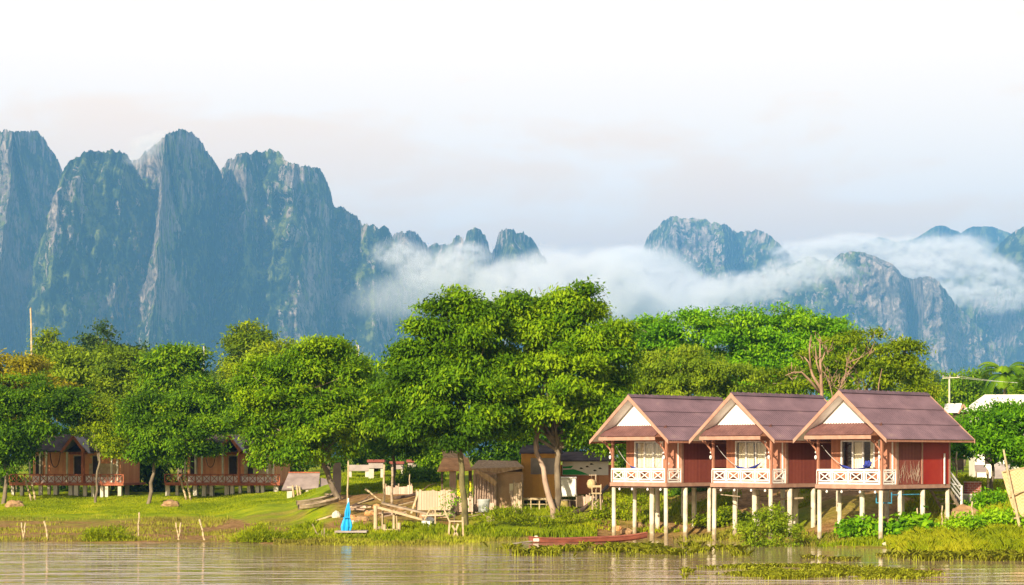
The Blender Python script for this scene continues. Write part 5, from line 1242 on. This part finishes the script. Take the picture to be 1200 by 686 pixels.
for (x0, x1, y0, y1) in ((535.5,542,583,563),(550,552.2,576,564)):
    a, b_ = q(x0,y0), q(x1,y1); mb = MB(); mb.box(a.x, b_.x, 0, .04, a.z, b_.z); mb.build('board', nmat('sign_yellow', (.70,.58,.01), (.80,.70,.02), (3,3,3), .5, .1), o)
mb = MB(); mb.bar(q(536,602,.06), q(536,564,.06), .05); mb.bar(q(551.5,602,.06), q(551.5,564,.06), .05); mb.build('post', M['old_wood'], o)
# woven hut
o = T('woven_hut', 'ramshackle hut with stick front and woven brown side under a dark roof', 'hut', 582, 119); q = local(o)
cabin_box(o, q, 555, 582, 606, 552, 'stick_wall', -.2, th=.1, name='stick_wall'); cabin_box(o, q, 582, 613, 604, 553, 'woven_brown', .1, th=.1, name='woven_wall')
cabin_box(o, q, 556, 612, 606, 548, 'dark_wood', 1.6, th=.1, name='back_wall')
cabin_box(o, q, 597, 606, 578, 567, 'curtain', .05, th=.04, name='cloth_patch')
mb = MB(); mb.prism([q(551,551,-.5), q(583,555,-.5), q(614,549,-.4), q(606,542,2.0), q(560,541,2.0)], (0, .05, .08)); mb.build('roof', M['thatch'], o)
mb = MB(); mb.prism([q(552,548,-.85), q(572,556,-.85), q(583,565,-.85), q(580,570,-.85), q(566,560,-.85)], (0, .08, 0)); mb.build('hanging_thatch', M['thatch'], o)
for px_ in (556, 580, 612):
    a = q(px_, 610); b_ = q(px_, 556); mb = MB(); mb.bar((a.x, -.3, a.z), (b_.x, -.3, b_.z), .13); mb.build('post', M['bark_pale'], o)
g = random.Random(5)
for i in range(9):
    x0 = 557+i*2.9; mb = MB(); mb.tube([q(x0, 588, -.32), q(x0+g.uniform(-2,2), 556, -.34)], [.05, .03], 5); mb.build('stick', M['bark_pale'], o)
o = T('metal_bucket', 'grey metal bucket on a post before the stick wall', 'bucket', 567, 116.8, z=Z(600, 116.8)); q = local(o)
mb = MB(); mb.lathe((0,0,0), [(.30,0),(.36,.7),(.37,.72),(.37,.62)], 20); mb.build('body', M['tin_grey'] if False else nmat('bucket_zinc', (.30,.32,.30), (.44,.45,.42), (3,3,3), .5, .1), o)
mb = MB(); mb.tube([(.36*math.cos(a), .0, .7+.22*math.sin(a)) for a in np.linspace(0, math.pi, 9)], .012, 5); mb.build('handle', M['dark_wood'], o)
mb = MB(); mb.bar((0, .1, -1.1), (0, .1, 0), .1); mb.bar((-.5, .0, -.03), (.6, 0, -.03), .25, .05); mb.build('stand', M['old_wood'], o)
# orange plywood hut
o = T('plywood_hut', 'orange plywood hut on low legs behind the twin pale trunks', 'hut', 632, 121); q = local(o)
cabin_box(o, q, 611, 657, 585, 530, 'wall_plywood', 0, th=.1, name='front_wall'); cabin_box(o, q, 611, 612.5, 585, 530, 'wall_plywood', .1, 2.4, 'side_wall'); cabin_box(o, q, 655.5, 657, 585, 530, 'wall_plywood', .1, 2.4, 'side_wall')
cabin_box(o, q, 622, 651, 556, 537, 'concrete_grey', -.05, th=.04, name='window_board')
mb = MB(); mb.prism([q(608,532,-.25), q(660,532,-.25), q(658,523,2.8), q(613,523,2.8)], (0, .05, .08)); mb.build('roof', M['tin_dark'], o)
for px_ in (613, 630, 646, 656):
    a = q(px_, 606); b_ = q(px_, 585); mb = MB(); mb.bar((a.x, .1, a.z-.3), (b_.x, .1, b_.z), .12); mb.build('leg', M['bamboo'], o)
cabin_box(o, q, 610, 658, 587, 585, 'old_wood', -.1, 2.5, 'floor')
o = T('wooden_bench', 'simple pale stick bench under the orange plywood wall', 'bench', 625, 118.6); q = local(o)
mb = MB(); a, b_ = q(611,585.5), q(641,584); mb.box(a.x, b_.x, -.2, .3, a.z-.02, b_.z+.02); mb.build('seat', M['bamboo'], o)
for px_ in (613, 622, 632, 640):
    a = q(px_, 603); b_ = q(px_, 585); mb = MB(); mb.bar((a.x, -.1, a.z-.2), (b_.x, -.1, b_.z), .07); mb.build('leg', M['bamboo'], o)
mb = MB(); mb.bar(q(606,591,-.12), q(642,591,-.12), .05); mb.build('stretcher', M['bamboo'], o)
# red shack with the striped banner
o = T('red_shack', 'low dark roofed shack with red board wall behind the white tank', 'shack', 690, 123); q = local(o)
cabin_box(o, q, 657, 716, 583, 545, 'red_panels', 0, th=.1, name='front_wall')
for x0 in (657, 715): cabin_box(o, q, x0, x0+1.5, 600, 545, 'dark_wood', .1, 3, 'side_wall')
mb = MB(); mb.prism([q(652,541,-.6), q(722,541,-.6), q(718,531,2.8), q(660,531,2.8)], (0, .05, .08)); mb.build('roof', M['tin_dark'], o)
cabin_box(o, q, 660, 714, 600, 583, 'dark_wood', .3, th=.1, name='base_wall')
o = T('striped_banner', 'cream banner with green stripe and black fish marks on the red shack', 'banner', 684, 122.6, z=Z(557, 122.6)); q = local(o)
a, b_ = q(659,557), q(713,541); mb = MB(); mb.box(a.x, b_.x, 0, .03, a.z, b_.z); mb.build('sheet', M['cream_panel'], o)
gm_ = nmat('banner_green', (.02,.30,.05), (.04,.42,.09), (2,2,2), .6, 0)
a, b_ = q(659.5,556), q(682,551); mb = MB(); mb.prism([q(659.5,556.5,-.004), q(690,556.5,-.004), q(682,553,-.004), q(672,550,-.004), q(659.5,551,-.004)], (0, -.004, 0)); mb.prism([q(659.5,547,-.004), q(672,546,-.004), q(669,549,-.004), q(659.5,549,-.004)], (0, -.004, 0)); mb.build('stripe', gm_, o)
for (cx_, cy_) in ((681,549),(688,547),(697,551.5),(703,549),(693,544)):
    mb = MB(); c = q(cx_, cy_); pts = [(c.x+.09*math.cos(t_), -.005, c.z+.05*math.sin(t_)) for t_ in np.linspace(0, 5.6, 9)] + [(c.x+.16, -.005, c.z-.06)]
    mb.prism(pts, (0, -.006, 0)); mb.build('fish_mark', M['dark_room'], o)
# white tank on a drum
o = T('water_tank', 'white square water tank standing on the yellowish drum', 'tank', 664, 119.4, z=Z(582, 119.4)); q = local(o)
a, b_ = q(654,582), q(675,561); mb = MB(); mb.box(a.x, b_.x, -.45, .45, 0, b_.z); mb.build('body', M['white_paint'], o, bevel=.06)
mb = MB(); mb.box(a.x-.04, b_.x+.04, -.49, .49, b_.z, b_.z+.1); mb.build('lid', M['white_paint'], o, bevel=.03)
mb = MB(); mb.tube([(b_.x-.1, -.5, .12), (b_.x-.1, -.6, .12)], .03, 8); mb.build('tap', M['tin_grey'], o)
o = T('rain_drum', 'yellowish green drum under the white water tank', 'drum', 659, 119.4, z=Z(604, 119.4)); q = local(o)
mb = MB(); mb.lathe((-.02,0,-.2), [(.38,0),(.40,.05),(.39,.5),(.405,.53),(.39,.56),(.40,1.0),(.38,1.05)], 20); mb.build('body', nmat('drum_paint', (.34,.26,.07), (.46,.38,.13), (2,2,2), .6, .2), o, True)
mb = MB(); mb.lathe((.0,0,.85), [(.405,0),(.42,.03),(.405,.06)], 20); mb.build('rim', M['old_wood'], o)
o = T('rain_drum', 'dark green drum right of the yellowish drum', 'drum', 670, 119.6, z=Z(604, 119.6)); q = local(o)
mb = MB(); mb.lathe((.1,0,-.2), [(.36,0),(.38,.05),(.37,.5),(.385,.53),(.37,.56),(.38,1.0),(.36,1.04)], 20); mb.build('body', M['dark_wood'], o, True)
mb = MB(); mb.lathe((.1,0,.84), [(.385,0),(.40,.03),(.385,.06)], 20); mb.build('rim', M['old_wood'], o)
# carved wooden figures / hanging baskets on posts beside the first bungalow
o = T('hanging_basket', 'round tan basket hanging from a stick before the red shack', 'basket', 692, 117.5); q = local(o)
c = q(693,567); mb = MB(); mb.lathe(c, [(.05,-.32),(.22,-.22),(.27,0),(.2,.2),(.08,.26)], 14); mb.build('body', M['woven_mat'], o, True)
mb = MB(); mb.bar(q(699,604,.1), q(698,556,.1), .07); mb.bar(q(699,557,.1), q(690,557,.0), .05); mb.bar(q(693,557), q(693,564), .015); mb.build('stand', M['old_wood'], o)
o = T('wooden_stool', 'pale wooden stool standing on the slope beside the first stilt bungalow', 'stool', 699, 114.5, z=Z(588,114.5)); q = local(o)
mb = MB(); mb.box(-.28,.28,-.2,.2,.42,.5); mb.build('seat', M['bamboo'], o)
for sx in (-.2,.2):
    for sy in (-.14,.14): mb = MB(); mb.bar((sx*1.2,sy*1.2,-.45),(sx,sy,.42),.06); mb.build('leg', M['old_wood'], o)
mb = MB(); mb.bar((-.24,.17,.5),(-.26,.22,.95),.05); mb.bar((.24,.17,.5),(.26,.22,.95),.05); mb.bar((-.26,.2,.85),(.26,.2,.85),.05,.12); mb.build('back_rail', M['bamboo'], o)

# red longtail boat
M['boat_red'] = nmat('boat_red', (.15,.045,.028), (.27,.085,.050), (1.5,1.5,3), .6, .2)
o, hull = old_boat('long low red boat moored beside the first stilts with a motor at its stern', (620, 639), (758, 634), 104.5, .85, mat='boat_red', rise=.16, name='longtail_boat')
A = P(625, 640, 104.5) - o.location
mb = MB(); mb.box(A.x-.0, A.x+.3, -.86, -.6, A.z+.22, A.z+.40); mb.lathe((A.x+.15, -.72, A.z+.40), [(.09,0),(.11,.08),(.06,.13)], 12); mt = mb.build('motor', M['concrete'], o, bevel=.02)
mb = MB(); mb.tube([(A.x, -.75, A.z+.25), P(585,635,104)-o.location+Vector((0,-.8,-.15))], [.035,.025], 6); mb.build('shaft', M['concrete_grey'], mt)
mb = MB(); c = P(585,636,104)-o.location+Vector((0,-.8,-.15))
for k_ in range(3): t_ = k_*2.09; mb.prism([c, c+Vector((.0,.16*math.cos(t_),.16*math.sin(t_))), c+Vector((.03,.16*math.cos(t_+.6),.16*math.sin(t_+.6)))], (.02,0,0))
mb.build('propeller', M['concrete_grey'], mt)

# ------------------------------------------------------------ right hand side
o = T('woven_screen', 'leaning woven bamboo screen at the right edge with poles across it', 'screen', 1190, 99.5); q = local(o)
g_ = []
for i in range(15):
    s = i/14; row = []
    for j in range(13):
        t = j/12; top = Vector(q(1175+48*s, 553-9*s, .2)); bot = Vector(q(1189+36*s, 608-2*s, -.3)); p = bot.lerp(top, t); p.y += .12*math.sin(s*5+t*3); row.append(p)
    g_.append(row)
mb = MB(); mb.sheet(g_); mb.sheet([[p+Vector((0,.04,0)) for p in r_] for r_ in g_]); mb.build('mat', M['woven_mat'], o, True)
for (a, b_) in (((1192,617,-.5),(1176,527,.0)),):
    mb = MB(); mb.tube([q(*a), q((a[0]+b_[0])/2-1,(a[1]+b_[1])/2,-.3), q(*b_)], [.075,.065,.045], 7); mb.build('pole', M['bamboo'], o)
for (a, b_) in (((1181,581,-.25),(1215,570,-.15)),((1184,608,-.42),(1215,600,-.3)),((1176,553,.1),(1215,546,.1))):
    mb = MB(); mb.tube([q(*a), q(*b_)], .04, 6); mb.build('crossbar', M['bamboo'], o)
o = T('brick_planter', 'low red brick planter beside the white stair railing', 'planter', 1142, 108.5, z=Z(579,108.5)); q = local(o)
a, b_ = q(1133.5,579), q(1150,566); mb = MB(); mb.box(a.x, b_.x, 0, .8, 0, b_.z)
brick = M['brick'] = base_mat('brick', .9, .1)[0]; t = brick.node_tree
bt_ = N(t, 'ShaderNodeTexBrick', i_Scale=1.0); bt_.inputs['Color1'].default_value = (.24,.05,.035,1); bt_.inputs['Color2'].default_value = (.32,.09,.06,1); bt_.inputs['Mortar'].default_value = (.34,.25,.2,1)
bt_.inputs['Brick Width'].default_value = .22; bt_.inputs['Row Height'].default_value = .12; bt_.inputs['Mortar Size'].default_value = .012
tc = N(t, 'ShaderNodeTexCoord'); mp = N(t, 'ShaderNodeMapping'); mp.inputs['Rotation'].default_value = (R(90), 0, 0); t.links.new(tc.outputs['Object'], mp.inputs[0]); t.links.new(mp.outputs[0], bt_.inputs[0]); t.links.new(bt_.outputs[0], t.nodes['Principled BSDF'].inputs[0])
mb.build('box', M['brick'], o)
mb = MB(); mb.box(a.x-.03, b_.x+.03, -.03, .83, b_.z, b_.z+.06); mb.build('coping', M['brown_trim'], o)
o = T('grey_wall', 'low grey concrete retaining wall below the brick planter', 'wall', 1135, 108.3, z=Z(594,108.3)); q = local(o)
mb = MB(); mb.box(q(1120,0).x, q(1146,0).x, 0, .5, -.8, q(0,579).z); mb.build('body', M['concrete_grey'], o)
mb = MB(); mb.box(q(1119.5,0).x, q(1147,0).x, -.03, .1, q(0,580.6).z, q(0,579).z+.004); mb.build('coping', M['concrete'], o)

# houses in the distance at the right
def far_house(label, px0, px1, eave, ridge, Y, wall_h, roof, red=False, name='white_roofed_house'):
    o = T(name, label, 'house', (px0+px1)/2, Y, z=2.8); q = local(o); a, b_ = q(px0, eave), q(px1, eave); zr = q(0, ridge).z; D = (b_.x-a.x)*.5
    mb = MB(); mb.box(a.x+.4, b_.x-.4, .6, D, 0, a.z+.05); mb.build('wall', M['cream_panel'], o)
    mb = MB(); mb.prism([(a.x,0,a.z),(b_.x,0,a.z),(b_.x-.6,D*.5,zr),(a.x+(b_.x-a.x)*.25,D*.5,zr)], (0,.03,.06)); mb.build('roof', M[roof], o)
    mb = MB(); mb.prism([(a.x,D+.6,a.z),(b_.x,D+.6,a.z),(b_.x-.6,D*.5+.02,zr),(a.x+(b_.x-a.x)*.25,D*.5+.02,zr)], (0,.03,.06)); mb.build('roof', M[roof], o)
    mb = MB(); mb.prism([(a.x,.03,a.z),(a.x,D+.57,a.z),(a.x+(b_.x-a.x)*.25,D*.5,zr)], (.04,0,.04)); mb.build('hip', M[roof], o)
    for (u_) in (.3, .6):
        x_ = a.x+(b_.x-a.x)*u_; mb = MB(); mb.box(x_-.5, x_+.5, .54, .6, 1.0, 2.2); w_ = mb.build('window', M['white_paint'], o); mb = MB(); mb.box(x_-.42, x_+.42, .52, .54, 1.08, 2.12); mb.build('pane', M['dark_room'], w_)
    if red: mb = MB(); mb.prism([q(1192,479,-.1), q(1203,471,-.1), q(1210,479,-.1)], (0,.08,0)); mb.build('gablet', M['wall_red'], o)
    return o
far_house('large white roofed house partly hidden at the right edge', 1138, 1222, 482, 463, 140, 2.5, 'roof_white', True)
o = T('small_roofed_house', 'small house with brown gable just right of the nearest purple roof', 'house', 1121, 165, z=2.8); q = local(o)
mb = MB(); a, b_ = q(1108,0), q(1134,0); z0, z1 = q(0,484).z, q(0,473.5).z; mb.box(q(1110,0).x, q(1131,0).x, .5, 3.2, 0, z0); mb.build('wall', M['dark_wood'], o)
mb = MB(); mb.prism([q(1106,484,0), q(1124,484,0), q(1128,473.5,.3), q(1112,473.5,1.5)], (0,.03,.06)); mb.build('roof', M['roof_white'], o)
mb = MB(); mb.prism([q(1122,485,-.1), q(1128,474,-.1), q(1129.5,474,-.1), q(1137,485,-.1), q(1134,485,-.1), q(1128.5,477,-.1), q(1124,485,-.1)], (0,.1,0)); mb.build('barge_board', M['brown_trim'], o)
mb = MB(); mb.prism([q(1128.5,474,.0), q(1137,485,.0), q(1130,485,3.5), q(1122,474,3.5)], (0,.03,.05)); mb.build('roof', M['roof_brown'], o)
o = T('grey_shed', 'low pale grey shed behind the small tree at the right', 'shed', 1177, 135, z=Z(562,135)); q = local(o)
mb = MB(); mb.prism([q(1163,561), q(1196,561), q(1192,547,1.2), q(1172,543,1.2)], (0,.04,.06)); mb.build('roof', M['concrete_grey'], o)
mb = MB(); mb.box(q(1168,0).x, q(1195,0).x, .4, 2, -1, q(0,561).z); mb.build('wall', M['dark_wood'], o)
o = T('grey_shed', 'flat grey awning left of the small tree at the right', 'shed', 1152, 133, z=Z(562,133)); q = local(o)
mb = MB(); mb.prism([q(1143,554), q(1159,554), q(1158,546,1.0), q(1146,546,1.0)], (0,.04,.06)); mb.build('roof', M['tin_grey'], o)
mb = MB(); mb.bar(q(1144,566), q(1144,554), .08); mb.bar(q(1158,566), q(1158,554), .08); mb.build('post', M['dark_wood'], o)
# utility pole with wires
o = T('utility_pole', 'white utility pole with a crossbar rising behind the nearest purple roof', 'utility pole', 1112, 175, z=2.6); q = local(o)
mb = MB(); mb.tube([q(1112.5,575), q(1112.5,443)], [.09,.07], 8); mb.build('shaft', M['concrete'], o)
mb = MB(); mb.bar(q(1104,443.5,-.1), q(1124,442.5,-.1), .07); mb.build('crossbar', M['concrete'], o)
for px_ in (1105, 1113, 1122):
    mb = MB(); mb.lathe(q(px_,442.5,-.1), [(.05,0),(.07,.08),(.03,.2)], 8); mb.build('insulator', M['concrete_grey'], o)
mb = MB()
for (px_, e_) in ((1105, 447), (1122, 449)):
    a = q(px_, 441, -.1); b_ = q(1290, e_, -.1); pts = [a.lerp(b_, i/12) + Vector((0, 0, -.35*math.sin(math.pi*i/12))) for i in range(13)]; mb.tube(pts, .012, 4)
mb.build('wire', M['rope'], o)
